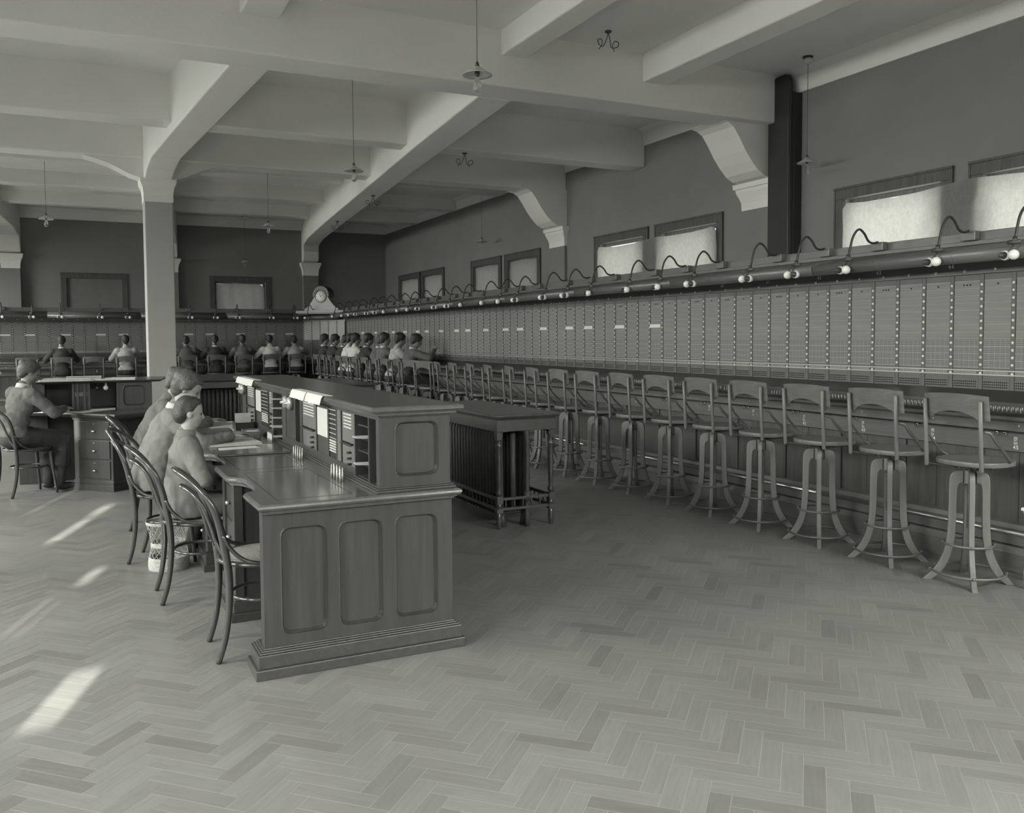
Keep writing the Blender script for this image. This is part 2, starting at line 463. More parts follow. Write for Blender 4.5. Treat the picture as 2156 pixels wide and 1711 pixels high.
curtain([(4.14,2.86),(4.7,2.90),(5.5,2.95),(5.75,2.93),(6.4,2.89),(6.98,2.92),(7.02,2.86)], 1.6, WX_-.06, 'bright muslin cloth across the pair of windows right of the dark duct', 1)
curtain([(9.14,2.87),(9.2,2.93),(9.8,2.90),(10.45,2.92),(10.7,2.91),(11.4,2.88),(12.03,2.92),(12.06,2.86)], 1.6, WX_-.06, 'creased muslin cloth across the pair of windows left of the dark duct', 2)
curtain([(14.24, 2.93), (14.8, 2.965), (15.4, 2.95)], 1.6, WX_+.02, 'dim cloth in right window of the pair left of the second wall bracket', 3)
curtain([(15.84, 2.93), (16.4, 2.965), (17.040000000000003, 2.95)], 1.6, WX_+.02, 'dim cloth in left window of the pair left of the second wall bracket', 4)
curtain([(18.89, 2.93), (19.4, 2.965), (20.060000000000002, 2.95)], 1.6, WX_+.02, 'dim cloth in right window of the farthest pair on the long wall', 5)
curtain([(20.42, 2.93), (21.0, 2.965), (21.71, 2.95)], 1.6, WX_+.02, 'dim cloth in left window of the farthest pair on the long wall', 6)
curtain([(3.14,2.87),(3.6,2.90),(4.2,2.88),(4.32,2.80)], 1.6, FY+.03, 'dim cloth over the far wall window with a bright slit at its left edge', 7, far=True)

# ---- column, pilasters, brackets, duct
def column():
    mb = MB(); mb.box(.877,1.247,13.2,13.57,0,3.42)
    o = mb.build('column', M['column'], bevel=.012); struct(o)
    c = MB(); c.box(.87,1.254,13.19,13.58,3.4,3.5)
    # flared head
    vs = []
    for z, e in ((3.5,0),(3.6,.012),(3.66,.04),(3.70,.045),(3.72,.045)):
        vs += [(.87-e,13.19-e,z),(1.254+e,13.19-e,z),(1.254+e,13.58+e,z),(.87-e,13.58+e,z)]
    fs = [(3,2,1,0), (16,17,18,19)]
    for i in range(4):
        for k in range(4):
            l = (k+1) % 4; fs.append((i*4+k, i*4+l, i*4+4+l, i*4+4+k))
    c.add(vs, fs)
    # haunches of the cross beam on both sides
    c.prism([(.83,3.72),(.70,3.76),(.46,3.88),(.30,3.93),(.1,3.98),(2.0,3.98),(1.82,3.93),(1.66,3.88),(1.42,3.76),(1.29,3.72)], 'y', 13.19, 13.53)
    c.build('column_capital', M['ceiling'], o)
column()
def pilaster_far(x0, x1, n_):
    mb = MB(); mb.box(x0, x1, FY-.16, FY+.01, 0, 3.13)
    o = mb.build('trim_%d' % n_, M['wall']); struct(o)
    c = MB(); e = [(3.12,.0),(3.22,.005),(3.3,.02),(3.37,.05),(3.40,.06),(3.45,.065)]
    vs = []
    for z, d in e: vs += [(x0-d,FY-.16-d,z),(x1+d,FY-.16-d,z),(x1+d,FY,z),(x0-d,FY,z)]
    fs = [(3,2,1,0), (20,21,22,23)]
    for i in range(5):
        for k in range(4):
            l = (k+1) % 4; fs.append((i*4+k, i*4+l, i*4+4+l, i*4+4+k))
    c.add(vs, fs); c.build('capital', M['ceiling'], o)
pilaster_far(5.28,5.67,13); pilaster_far(1.87,2.24,14); pilaster_far(-1.5,-1.12,15)
def bracket_right(y0, y1, n_):
    prof = [(6.70,3.985),(6.80,3.965),(6.88,3.92),(6.97,3.80),(7.06,3.66),(7.15,3.55),(7.25,3.45),(7.35,3.395),(7.45,3.375),(7.55,3.375),(7.55,3.99),(6.7,3.99)]
    mb = MB(); mb.prism(prof, 'y', y0, y1)
    o = mb.build('trim_%d' % n_, M['ceiling']); struct(o)
    c = MB(); e = [(3.05,.0),(3.14,.003),(3.2,.02),(3.27,.05),(3.31,.055),(3.315,.075),(3.36,.08),(3.375,.08)]
    vs = []
    for z, d in e: vs += [(7.50-d,y0-d,z),(7.56,y0-d,z),(7.56,y1+d,z),(7.50-d,y1+d,z)]
    fs = [(3,2,1,0), tuple(range(28,32))]
    for i in range(7):
        for k in range(4):
            l = (k+1) % 4; fs.append((i*4+k, i*4+l, i*4+4+l, i*4+4+k))
    c.add(vs, fs); c.build('capital', M['ceiling'], o)
    p = MB(); p.box(7.5,7.56,y0,y1,0,3.06); p.build('pilaster', M['wall'], o)
bracket_right(13.14,13.68,16); bracket_right(8.1,8.67,17)
mb = MB()
# dark upright duct with rounded shoulders
pr = [(7.70,1.0),(8.06,1.0),(8.06,4.36),(8.03,4.43),(7.97,4.475),(7.9,4.49),(7.79,4.49),(7.74,4.47),(7.71,4.42),(7.70,4.36)]
mb.prism([(a,b) for a,b in pr], 'x', 7.36, 7.415); mb.box(7.415,7.545,7.70,8.06,1.0,4.28)
d = mb.build('duct', M['duct'], bevel=.015, segs=3); tag(d, 'tall dark square duct running up the wall between the two bright window pairs', 'duct')
mb = MB(); mb.tube([(7.352,7.715,1.0),(7.352,7.715,4.3)], .006, 6); mb.build('corner_bead', M['stile'], d)

# ------------------------------------------------------------------ switchboard section (local: x 0..1.8, front faces -y, face plane y=0)
L = 1.8; P8 = .225
def txt(s, size, name, mat, parent, loc, rot):
    cu = bpy.data.curves.new(name, 'FONT'); cu.body = s; cu.size = size; cu.extrude = .0006; cu.align_x = 'CENTER'; cu.align_y = 'CENTER'
    cu.space_character = 1.15
    o = bpy.data.objects.new(name, cu); COL.objects.link(o)
    dg = bpy.context.evaluated_depsgraph_get()
    me = bpy.data.meshes.new_from_object(o.evaluated_get(dg)); bpy.data.objects.remove(o)
    me.materials.clear(); me.materials.append(mat)
    q = bpy.data.objects.new(name, me); COL.objects.link(q); q.parent = parent; q.location = loc; q.rotation_euler = rot
    return q
def make_section():
    t = thing('switchboard_section', '', 'switchboard')
    c = MB()
    c.box(0, L, .03, .55, 0, 2.09)                   # carcass
    c.box(0, L, -.005, .03, 1.904, 2.0, 0)              # number rail
    c.build('cabinet', M['board_v'], t)
    r = MB()
    for i in range(8): r.lathe([(.011,0),(.011,.004)], 8, (0,0,0))
    r = MB()
    r.box(0, L, -.012, 0, 1.903, 2.02)
    r.box(0, L, -.0145, -.012, 1.901, 1.9045, 1)
    for i in range(8):
        x = (i+.5)*P8
        r.xf = Matrix.Translation((x,-.012,1.928)) @ Matrix.Rotation(PI/2, 4, 'X')
        r.lathe([(.010,0),(.010,.005)], 10, m=2)
    r.xf = None
    r.build('number_rail', [M['board_h'], M['hole'], M['dot']], t)
    # roll cover
    prof = [(0.0,2.015),(-.30,1.94)]
    prof = [(0,1.99)]
    for k in range(13):
        a = -PI*.5 - k*PI*.62/12
        prof.append((-.350+.050*math.cos(a), 2.003+.050*math.sin(a)+0))
    prof += [(-.25,2.055),(-.12,2.085),(0,2.10),(.03,2.10),(.03,1.99)]
    rc = MB(); rc.prism(prof, 'x', .004, L-.004, 0, True)
    for k in (1/3, 2/3):
        for e in (-.006, .006):
            rc.prism([(a*1.0-(.0015 if a < -.2 else 0), b) for a, b in prof], 'x', L*k+e-.0012, L*k+e+.0012, 1)
    ob = rc.build('roll_cover', [M['board_h'], M['strip']], t)
    tr = MB(); tr.box(0, L, -.03, .05, 2.09, 2.185); tr.box(0, L, -.05, -.03, 2.095, 2.125); tr.build('top_rail', M['board_h'], t, bevel=.004)
    # jack panels
    me_cache = {}
    for i in range(8):
        kind = 3 if i % 3 == 1 else 1
        if kind not in me_cache:
            p = MB(); w = P8-.03
            p.box(0, w, -.004, .03, 1.465, 1.903, 0)
            p.box(0, w, -.0055, -.004, 1.862, 1.902, 3)
            zz = 1.8565
            for q in range(9):
                p.box(0, w, -.0062, -.004, zz-.049*q, zz-.049*q+.0016, 1)
            p.box(.0, w, -.004, .03, 1.27, 1.465, 2)
            for q in range(4):
                p.box(0, w, -.0062, -.004, 1.4135-.047*q, 1.4135-.047*q+.0028, 1)
            xs = [w/2] if kind == 1 else [w/2-.024, w/2, w/2+.024]
            for x_ in xs:
                p.xf = Matrix.Translation((x_,-.004,1.832)) @ Matrix.Rotation(PI/2, 4, 'X')
                p.lathe([(.006,0),(.006,.002)], 8, m=4)
            p.xf = None
            me_cache[kind] = p.mesh('jack_panel', [M['strip'], M['line'], M['jack'], M['stile'], M['hole']])
        o = bpy.data.objects.new('jack_panel', me_cache[kind]); COL.objects.link(o); o.parent = t; o.location = (i*P8+.030, 0, 0)
    s = MB()
    s.box(-.015, .015, -.008, .02, 1.03, 1.903, 0)
    s.box(-.015, -.0138, -.0085, .0, 1.03, 1.903, 2); s.box(.0138, .015, -.0085, .0, 1.03, 1.903, 2)
    for q in list(range(12)) + [12.2]:
        s.xf = Matrix.Translation((0,-.008,1.832-.049*q)) @ Matrix.Rotation(PI/2, 4, 'X')
        s.lathe([(.0098,0),(.0098,.004),(.006,.006)], 10, m=1)
    s.xf = None
    sme = s.mesh('stile', [M['stile'], M['dot'], M['hole']])
    for i in range(8):
        o = bpy.data.objects.new('stile', sme); COL.objects.link(o); o.parent = t; o.location = (i*P8+.015, 0, 0)
    # lamp rails, key rows, glossy panel
    lr = MB()
    lr.box(0, L, -.010, .03, 1.249, 1.257, 0); lr.box(0, L, -.010, .03, 1.222, 1.230, 0)
    lr.box(0, L, -.004, .03, 1.218, 1.27, 1)
    for i in range(8):
        for q in range(17):
            x = i*P8+.025+q*.0109
            lr.box(x, x+.0045, -.0065, -.004, 1.233, 1.246, 0)
    lr.build('lamp_rail', [M['bright'], M['stile']], t)
    kr = MB(); kr.box(0, L, -.004, .03, 1.03, 1.218, 0)
    for i in range(8):
        for q in range(13):
            for z in range(3):
                x = i*P8+.028+q*.0145; zz = 1.178-.0165*z
                kr.box(x-.0045, x+.0045, -.0062, -.004, zz-.005, zz+.005, 1)
                kr.box(x+.005, x+.0085, -.0066, -.004, zz+.0035, zz+.007, 2)
    kr.build('key_strip', [M['stile'], M['hole'], M['line']], t)
    gp = MB(); gp.box(0, L, -.012, .02, 1.035, 1.128); gp.build('glossy_panel', plain('gloss_black', .035, .12, .7), t)
    ks = MB()
    ks.prism([(0,1.05),(-.10,1.04),(-.30,.995),(-.335,.99),(-.345,.98),(-.345,.968),(-.325,.958),(-.325,.90),(-.25,.895),(0,.895)], 'x', 0, L)
    ks.build('key_shelf', M['board_h'], t, bevel=.004)
    pr_ = MB(); pr_.box(.01, L-.01, -.315, -.20, 1.0, 1.012, 0)
    pr_.box(.01, L-.01, -.335, -.318, .985, 1.008, 0)
    pl = MB(); p1m = p2m = None
    ps = pr_.build('plug_shelf', M['black'], t)
    for i in range(3):
        for q in range(17):
            x = i*.6+.045+q*.030
            if p1m is None:
                p1m = MB().lathe([(.0035,0),(.0045,.004),(.0045,.022),(.0028,.026),(.002,.034)], 6).mesh('cord_plug', [M['plug']])
                p2m = MB().lathe([(.0035,0),(.0045,.004),(.0045,.018),(.0028,.024)], 6).mesh('ringing_key', [M['plug']])
            for nm_, me_, lc_ in (('cord_plug', p1m, (x,-.275,1.010)), ('ringing_key', p2m, (x+.008,-.225,1.018))):
                o_ = bpy.data.objects.new(nm_, me_); COL.objects.link(o_); o_.parent = ps; o_.location = lc_
    ap = MB(); ap.box(0, L, -.17, .03, .755, .90); ap.build('apron', M['board_h'], t, bevel=.003)
    for i in range(3):
        j = MB(); x = .6*i+.18
        for e in (0, .055):
            j.xf = Matrix.Translation((x+e,-.171,.865)) @ Matrix.Rotation(PI/2, 4, 'X')
            j.lathe([(.012,0),(.012,.003),(.008,.004),(.005,.004)], 8, m=0); j.lathe([(.0052,.0041),(.0052,.006)], 8, m=1)
        j.xf = None
        j.box(x-.02, x+.075, -.172, -.170, .845, .885, 2)
        j.build('jack_pair', [M['brass'], M['hole'], M['board_v']], t)
        k = MB(); x = .6*i+.31
        k.box(x-.013, x+.013, -.175, -.170, .80, .85, 0)
        k.xf = Matrix.Translation((x,-.175,.826)) @ Matrix.Rotation(PI/2, 4, 'X')
        k.lathe([(.008,0),(.008,.006),(.004,.009)], 8, m=0); k.xf = None
        k.build('headset_jack', [M['brass']], t)
        kh = MB(); x = .6*i+.43
        kh.xf = Matrix.Translation((x,-.326,.935)) @ Matrix.Rotation(PI/2, 4, 'X')
        kh.lathe([(.010,0),(.010,.003),(.003,.004)], 6, m=0, sx=.6, sy=1.3); kh.xf = None
        kh.build('keyhole_plate', M['brass'], t)
    lp = MB()
    lp.box(0, L, -.12, .03, .16, .80)
    for i in range(6):
        x = i*.3
        lp.box(x, x+.004, -.121, -.119, .30, .80, 1)
    for i in range(3):
        lp.box(i*.6-.0, i*.6+.06, -.135, -.119, .28, .80, 0)
    lp.build('lower_panel', [M['board_v'], M['hole']], t)
    pl = MB()
    pl.prism([(-.12,.30),(-.155,.29),(-.16,.26),(-.19,.255),(-.20,.24),(-.20,.17),(-.13,.16),(-.12,.16)], 'x', 0, L)
    pl.prism([(-.12,.17),(-.22,.16),(-.235,.12),(-.24,0),(.03,0),(.03,.17)], 'x', 0, L)
    pl.build('plinth', M['board_h'], t)
    fr = MB(); fr.tube([(0,-.27,.262),(L,-.27,.262)], .014, 8)
    for x in (.3,.9,1.5): fr.tube([(x,-.27,.262),(x,-.19,.24)], .008, 6)
    fr.build('foot_rail', M['brass'], t)
    return t
sec = make_section()
YB = 5.035
right_secs = []
names = {0:'third and fourth window', }
for j in range(-1, 9):
    y1 = YB + 1.8*j         # far end
    o = sec if j == -1 else dup(sec, (0,0,0))
    o.location = (5.46, y1+.015, 0); o.rotation_euler = (0,0,-PI/2)
    if j == -1: lab = 'oak switchboard section of the long board, cut off by the right edge'
    elif j == 0: lab = 'oak switchboard section numbered 43 to 44, nearest one at the right edge'
    elif j == 1: lab = 'oak switchboard section numbered 40 to 42, below the dark wall duct'
    else: lab = 'oak switchboard section of the long right board, %s one from the right edge' % ORD[j]
    tag(o, lab, 'switchboard', 'sections of the long switchboard'); right_secs.append(o)
# local x -> world -Y ; world Y = y1 - x
def sec_of(Y):
    j = math.floor((Y-(YB-1.8))/1.8); return right_secs[j+1], YB+.015+1.8*j - Y
for num, Y in ((44,4.143),(43,4.757),(42,5.352),(41,5.95),(40,6.56)):
    s_, lx = sec_of(Y); txt(str(num), .042, 'position_number', M['num'], s_, (lx,-.014,1.963), (PI/2,0,0))
for num, Y in ((45,3.54),(44,4.14),(43,4.74),(42,5.34)):
    s_, lx = sec_of(Y); txt(str(num), .034, 'position_number', M['num'], s_, (lx,-.172,.782+.0), (PI/2,0,0))
# white cards clipped over one jack strip
def card_at(root, lx, z=1.605):
    m_ = MB(); i = round((lx-P8/2)/P8); x0 = i*P8+.02
    m_.box(x0, x0+P8-.04, -.009, -.0065, z-.018, z+.018); m_.build('designation_card', M['dot'], root)
for Y in (7.65,8.33,9.01,9.47,10.13,10.82,11.26,11.94,12.63,13.06,13.75,14.44,14.89,15.56,16.25,16.7,17.4,18.1):
    s_, lx = sec_of(Y); card_at(s_, lx)
# far board
FX = 4.845
far_secs = []
for k in range(5):
    x0 = FX-1.8*(k+1)
    lab = ['oak switchboard section of the far board, nearest the clock corner','oak switchboard section of the far board, second from the clock corner, right of the column','oak switchboard section of the far board, mostly behind and left of the column','oak switchboard section at the far left of the picture','oak switchboard section beyond the left edge of the far board'][k]
    o = dup(sec, (x0,21.05,0), 0, lab, 'sections of the far switchboard')
    for c in list(o.children):
        if c.name.split('.')[0] in ('position_number','designation_card'):
            bpy.data.objects.remove(c)
    far_secs.append((x0, o))
for X in (-1.35,-.89,-.22,.46,.9,2.26,2.7,3.39,4.06,4.51):
    for x0, o in far_secs:
        if x0 <= X < x0+1.8: card_at(o, X-x0)

# ---- corner unit with clock
cu = thing('corner_switchboard', 'brightly lit blank-panelled corner unit joining the two switchboards under the clock', 'switchboard', (4.845,21.05,0), -PI/4)
mb = MB(); LC = 1.125
mb.prism([(0,.02),(LC,.02),(LC-.3,.30),(.3,.30)], 'z', 0, 2.08); mb.box(.02, LC-.02, -.10, .03, .16, .80); mb.build('cabinet', M['board_v'], cu)
pale = plain('lit_blank_panel', .34, .5)  # light reflected by the corner panels is put into this lighter colour
for i in range(5):
    p = MB(); w = P8-.028
    p.box(0, w, -.004, .03, 1.46, 1.90, 0); p.box(0, w, -.004, .03, 1.03, 1.46, 1)
    for q in range(9): p.box(0, w, -.0055, -.004, 1.8565-.049*q, 1.858-.049*q, 0)
    p.build('blank_panel', [pale, M['board_v']], cu, loc=(i*P8+.014,0,0))
    s = MB(); s.box(-.013, .013, -.008, .02, 1.03, 1.903, 0)
    for q in range(12):
        s.xf = Matrix.Translation((0,-.008,1.832-.049*q)) @ Matrix.Rotation(PI/2, 4, 'X'); s.lathe([(.0098,0),(.0098,.004)], 8, m=1)
    s.xf = None; s.build('stile', [M['stile'], M['dot']], cu, loc=(i*P8,0,0))
k = MB(); k.prism([(0,1.05),(-.30,.995),(-.335,.98),(-.325,.90),(0,.895)], 'x', -.0, LC); k.build('key_shelf', M['board_h'], cu)
k = MB(); k.box(-.02, LC+.02, -.03, .02, 1.90, 1.94, 0); k.build('pale_ledge', pale, cu)
k = MB(); k.tube([(.05,-.15,1.985),(LC-.1,-.15,1.985)], .05, 12); k.build('roll_cover', M['board_h'], cu)
k = MB(); k.box(-.12, LC+.1, -.22, .35, 2.06, 2.09, 1); k.box(-.1, LC+.06, -.19, .35, 2.09, 2.15, 0); k.build('cornice', [pale, M['board_v']], cu, bevel=.006)
# clock
M['darkw'] = wood('dark_clock_wood', .045, .4, 'x')
ck = thing('mantel_clock', 'humpbacked pale mantel clock with a round white dial above the corner', 'clock', (5.225,20.67,2.15), -PI/4)
prof = [(-.46,0),(-.46,.05)]
for q in range(11):
    t = q/10; prof.append((-.42+.30*t, .06+.36*(t**1.4)*(1-.0*t)))
for q in range(1, 12):
    a = PI - PI*q/12; prof.append((.155*math.cos(a)*1.0, .40+.155*math.sin(a)))
for q in range(11):
    t = 1-q/10; prof.append((.42-.30*t, .06+.36*(t**1.4)))
prof += [(.46,.05),(.46,0)]
b = MB(); b.prism(prof, 'y', -.08, .10); b.build('case', M['clock_case'], ck, bevel=.006)
hd = MB()
arc = [(.215*math.cos(a), .36+.215*math.sin(a)) for a in [-.15+(PI+.3)*q/16 for q in range(17)]]
arc2 = [(.156*math.cos(a), .335+.156*math.sin(a)) for a in [-.15+(PI+.3)*q/16 for q in range(17)]][::-1]
hd.prism(arc+arc2, 'y', -.095, .16); hd.build('hood', M['darkw'], ck)
f = MB(); f.xf = Matrix.Translation((0,-.08,.33)) @ Matrix.Rotation(PI/2, 4, 'X')
f.lathe([(.150,0),(.150,.012),(.135,.016),(.134,.010)], 32, m=0); f.build('bezel', M['black'], ck)
f = MB(); f.xf = Matrix.Translation((0,-.09,.33)) @ Matrix.Rotation(PI/2, 4, 'X')
f.lathe([(.134,0),(.134,.004)], 32, m=0)
for h in range(12):
    a = h*PI/6; ca, sa = math.cos(a), math.sin(a)
    pts = [(.095,-.006),(.118,-.006),(.118,.006),(.095,.006)]
    f.add([(r_*ca-w_*sa, r_*sa+w_*ca, .0055) for r_, w_ in pts], [(0,1,2,3)], 1)
f.build('dial', [plain('dial_white', .8, .5), M['black']], ck)
for nm, ang, ln, w_ in (('hour_hand', math.radians(118), .065, .005), ('minute_hand', math.radians(38), .10, .0035)):
    h = MB(); h.xf = Matrix.Translation((0,-.097,.33)) @ Matrix.Rotation(PI/2, 4, 'X') @ Matrix.Rotation(ang, 4, 'Z')
    h.box(-.02, ln, -w_, w_, 0, .002); h.build(nm, M['black'], ck)
for sx in (-1, 1):
    r = MB(); r.tube([(sx*.475+.05*math.cos(a), -.06, .07+.05*math.sin(a)) for a in [2*PI*q/20 for q in range(20)]], .010, 8, closed=True)
    r.build('scroll_ring', M['iron'], ck)

# ---- lamp pairs on the roll tops (local frame as sections)
def make_lamp():
    t = thing('switchboard_lamp', '', 'lamp')
    b = MB(); b.box(-.055, .055, -.085, -.03, 2.125, 2.188); b.build('mounting_block', M['board_h'], t, bevel=.004)
    a = MB(); a.tube(bez([(0,-.372,2.06),(0,-.355,2.13),(0,-.325,2.22),(0,-.27,2.275),(0,-.215,2.25),(0,-.17,2.195),(0,-.12,2.18),(0,-.07,2.19)], 5), .0085, 8)
    a.tube([(0,-.373,2.045),(0,-.371,2.085)], .014, 8)
    a.build('gooseneck', M['conduit'], t)
    j = MB(); j.tube([(-.045,-.375,2.052),(-.04,-.375,2.052),(-.04,-.375,2.052),(.035,-.375,2.052),(.035,-.375,2.052),(.045,-.375,2.052)], [.008,.010,.014,.014,.010,.008], 8)
    j.tube([(.035,-.375,2.05),(.05,-.40,2.02),(.035,-.415,2.005)], .003, 5)
    j.tube([(0,-.378,2.045),(0,-.412,2.0),(0,-.415,1.975)], .006, 6)
    j.build('swivel_joint', M['iron'], t)
    s = MB(); s.xf = Matrix.Translation((-.034,-.425,1.973)) @ Matrix.Rotation(PI/2, 4, 'X')
    s.lathe([(.020,-.012),(.024,.0),(.020,.012),(.017,.022),(.012,.032),(.006,.038)], 14)
    s.tube([(-.005,-.008,.03),(-.018,-.02,.042),(-.03,-.028,.044)], .003, 5)
    s.build('socket', M['iron'], t)
    g = MB(); g.xf = Matrix.Translation((-.034,-.41,1.973)) @ Matrix.Rotation(PI/2, 4, 'X')
    g.lathe([(.005,-.035),(.024,-.022),(.031,.0),(.028,.012),(.02,.016)], 16); g.build('bulb', M['white_glass'], t)
    g = MB(); g.ball((.034,-.43,1.972), .031, 16); g.build('bulb', M['white_glass'], t)
    return t
lamp = make_lamp(); lamp2 = dup(lamp, (0,0,0))
for c in lamp2.children: c.scale = (-1,1,1)   # mirrored pair
i = 0
for j in range(9):
    for q, y in enumerate((3.44,3.97,4.72)):
        Y = y+1.8*j; proto = lamp if (j % 2 == 0) else lamp2
        if Y > 19.3: continue
        lab = 'gooseneck lamp pair on the long roll top, %s from the right edge' % ORD[i]
        loc = (5.46, Y, 0)
        if i == 0: o = lamp; o.location = loc; o.rotation_euler = (0,0,-PI/2); tag(o, lab, 'lamp', 'gooseneck lamps along the long switchboard')
        elif i == 3: o = lamp2; o.location = loc; o.rotation_euler = (0,0,-PI/2); tag(o, lab, 'lamp', 'gooseneck lamps along the long switchboard')
        else: dup(proto, loc, -PI/2, lab, 'gooseneck lamps along the long switchboard')
        i += 1
fl = [(-1.39,'at the left edge of the picture'),(-.83,'second from the left edge'),(-.31,'just left of the far left window'),(.45,'left of the column, above the white-bloused operator'),(.99,'just left of the column'),(2.26,'just right of the column'),(2.8,'second to the right of the column'),(3.28,'below the left part of the curtained far window'),(4.03,'below the right edge of the curtained far window'),(4.58,'last before the clock corner')]
for X, s_ in fl: dup(lamp, (X,21.05,0), 0, 'far roll top lamp with white bulbs, '+s_, 'gooseneck lamps along the far switchboard')
dup(lamp2, (5.24-.15,20.66+.15,0), -PI/4, 'gooseneck lamp with two white bulbs on the corner unit below the clock', None)

# ------------------------------------------------------------------ operator stool (faces +x)
def make_stool():
    t = thing('operator_stool', '', 'stool')
    out = bez([(.035,.678,0),(.075,.674,0),(.100,.655,0),(.110,.615,0),(.112,.50,0),(.114,.36,0),(.122,.25,0),(.145,.155,0),(.190,.07,0),(.255,0,0)], 3)
    inn = bez([(.035,.605,0),(.055,.598,0),(.066,.57,0),(.069,.50,0),(.071,.36,0),(.078,.25,0),(.100,.145,0),(.145,.055,0),(.205,0,0)], 3)
    poly = [(p.x, p.y) for p in out] + [(p.x, p.y) for p in reversed(inn)]
    lm = MB(); lm.prism([(a, b) for a, b in poly], 'y', -.015, .015)
    me = lm.mesh('leg', M['stool'])
    for k in range(4):
        o = bpy.data.objects.new('leg', me); COL.objects.link(o); o.parent = t; o.rotation_euler = (0,0,PI/4+k*PI/2)
        bv = o.modifiers.new('b', 'BEVEL'); bv.width = .004; bv.segments = 2; bv.limit_method = 'ANGLE'; bv.angle_limit = math.radians(50)
    h = MB(); h.box(-.026,.026,-.026,.026,.60,.678)
    h.build('hub', M['stool'], t)
    sc = MB(); sc.tube([(0,0,.33),(0,0,.60)], .011, 10); sc.tube([(0,0,.678),(0,0,.70)], .014, 10)
    for q in range(14): sc.tube([(0,0,.335+q*.018),(0,0,.342+q*.018)], .0135, 10)
    sc.build('screw', M['iron'], t)
    for z, r in ((.235,.137),(.066,.203)):
        rg = MB(); rg.tube([(r*math.cos(a), r*math.sin(a), z) for a in [2*PI*q/36 for q in range(36)]], .0072, 7, closed=True)
        for k in range(4):
            a = PI/4+k*PI/2; rg.ball((r*math.cos(a)*1.03, r*math.sin(a)*1.03, z), .0095, 8)
        rg.build('foot_ring', M['ring'], t)
    # saddle seat
    N, R_ = 32, 6; vs = []; fs = []
    def sx_(a): 
        c_, s_ = math.cos(a), math.sin(a)
        return (abs(c_)**.8*math.copysign(1, c_)*.195+.05, abs(s_)**.8*math.copysign(1, s_)*.205)
    for side in (0, 1):
        for q in range(R_+1):
            rr = 1-q/R_*.98
            for k in range(N):
                x, y = sx_(2*PI*k/N); x = .05+(x-.05)*rr; y *= rr
                if side == 0: z = .748-.016*(1-rr**2)+.006*math.exp(-(y/.03)**2)*max(0, (x-.05)*6)
                else: z = .716
                vs.append((x, y, z))
    for side in (0, 1):
        o_ = side*(R_+1)*N
        for q in range(R_):
            for k in range(N):
                l = (k+1) % N; f = (o_+q*N+k, o_+q*N+l, o_+(q+1)*N+l, o_+(q+1)*N+k); fs.append(f if side == 0 else f[::-1])
        c_ = tuple(o_+R_*N+k for k in range(N)); fs.append(c_ if side == 0 else c_[::-1])
    for k in range(N):
        l = (k+1) % N; fs.append((k, (R_+1)*N+k, (R_+1)*N+l, l))
    s = MB(); s.add(vs, fs, 0, True); o = s.build('seat', M['stool_h'], t)
    bv = o.modifiers.new('b', 'BEVEL'); bv.width = .005; bv.segments = 2; bv.limit_method = 'ANGLE'; bv.angle_limit = math.radians(50)
    fr = MB()
    for sgn in (-1, 1):
        fr.tube(bez([(-.148,sgn*.18,.715),(-.10,sgn*.15,.706),(0,sgn*.05,.690),(.12,sgn*.12,.704),(.2,sgn*.15,.712)], 5), .005, 6)
    fr.tube([(-.1,0,.704),(.17,0,.704)], .006, 6); fr.tube([(0,-.14,.704),(0,.14,.704)], .006, 6)
    fr.build('seat_iron', M['iron'], t)
    for sgn in (-1, 1):
        p = MB(); p.tube([(-.146,sgn*.182,.70),(-.148,sgn*.182,.705),(-.172,sgn*.182,1.108),(-.1725,sgn*.182,1.113)], [.010,.0132,.0132,.009], 10)
        p.build('back_post', M['stool_post'], t)
        br = MB(); br.tube(bez([(-.150,sgn*.196,.935),(-.120,sgn*.215,.925),(-.085,sgn*.222,.88),(-.03,sgn*.225,.83),(.03,sgn*.222,.775),(.075,sgn*.205,.745)], 5), .010, 7, ry=.006)
        br.build('iron_brace', M['iron'], t)
    # curved back panel
    NY = 24; vs = []; fs = []
    def px(y, z): return -.128-.038*(1-(y/.212)**2)-.02*(z-1.0)/.15
    for q in range(NY+1):
        y = -.212+.424*q/NY; ay = abs(y)
        zb = .995 if ay > .19 else (.972 if ay > .168 else .972+.074*max(0, 1-(ay/.168)**2)**.6)
        zt = 1.152-.012*(ay/.212)**2
        for z, dx in ((zb, 0), (zt, 0), (zt, .011), (zb, .011)):
            vs.append((px(y, z)+dx, y, z))
    for q in range(NY):
        for k in range(4):
            l = (k+1) % 4; fs.append((q*4+k, q*4+l, q*4+4+l, q*4+4+k))
    fs += [(3,2,1,0), tuple(NY*4+k for k in range(4))]
    b = MB(); b.add(vs, fs, 0, False); o = b.build('backrest', M['stool_back'], t)
    bv = o.modifiers.new('b', 'BEVEL'); bv.width = .002; bv.segments = 1; bv.limit_method = 'ANGLE'; bv.angle_limit = math.radians(60)
    for pl_ in o.data.polygons: pl_.use_smooth = False
    return t
stool = make_stool()
occ = {17:'grey_dark',18:'light',19:'grey',20:'grey2',21:'dark',22:'white',23:'white',24:'dark2',25:'dark',26:'dark'}
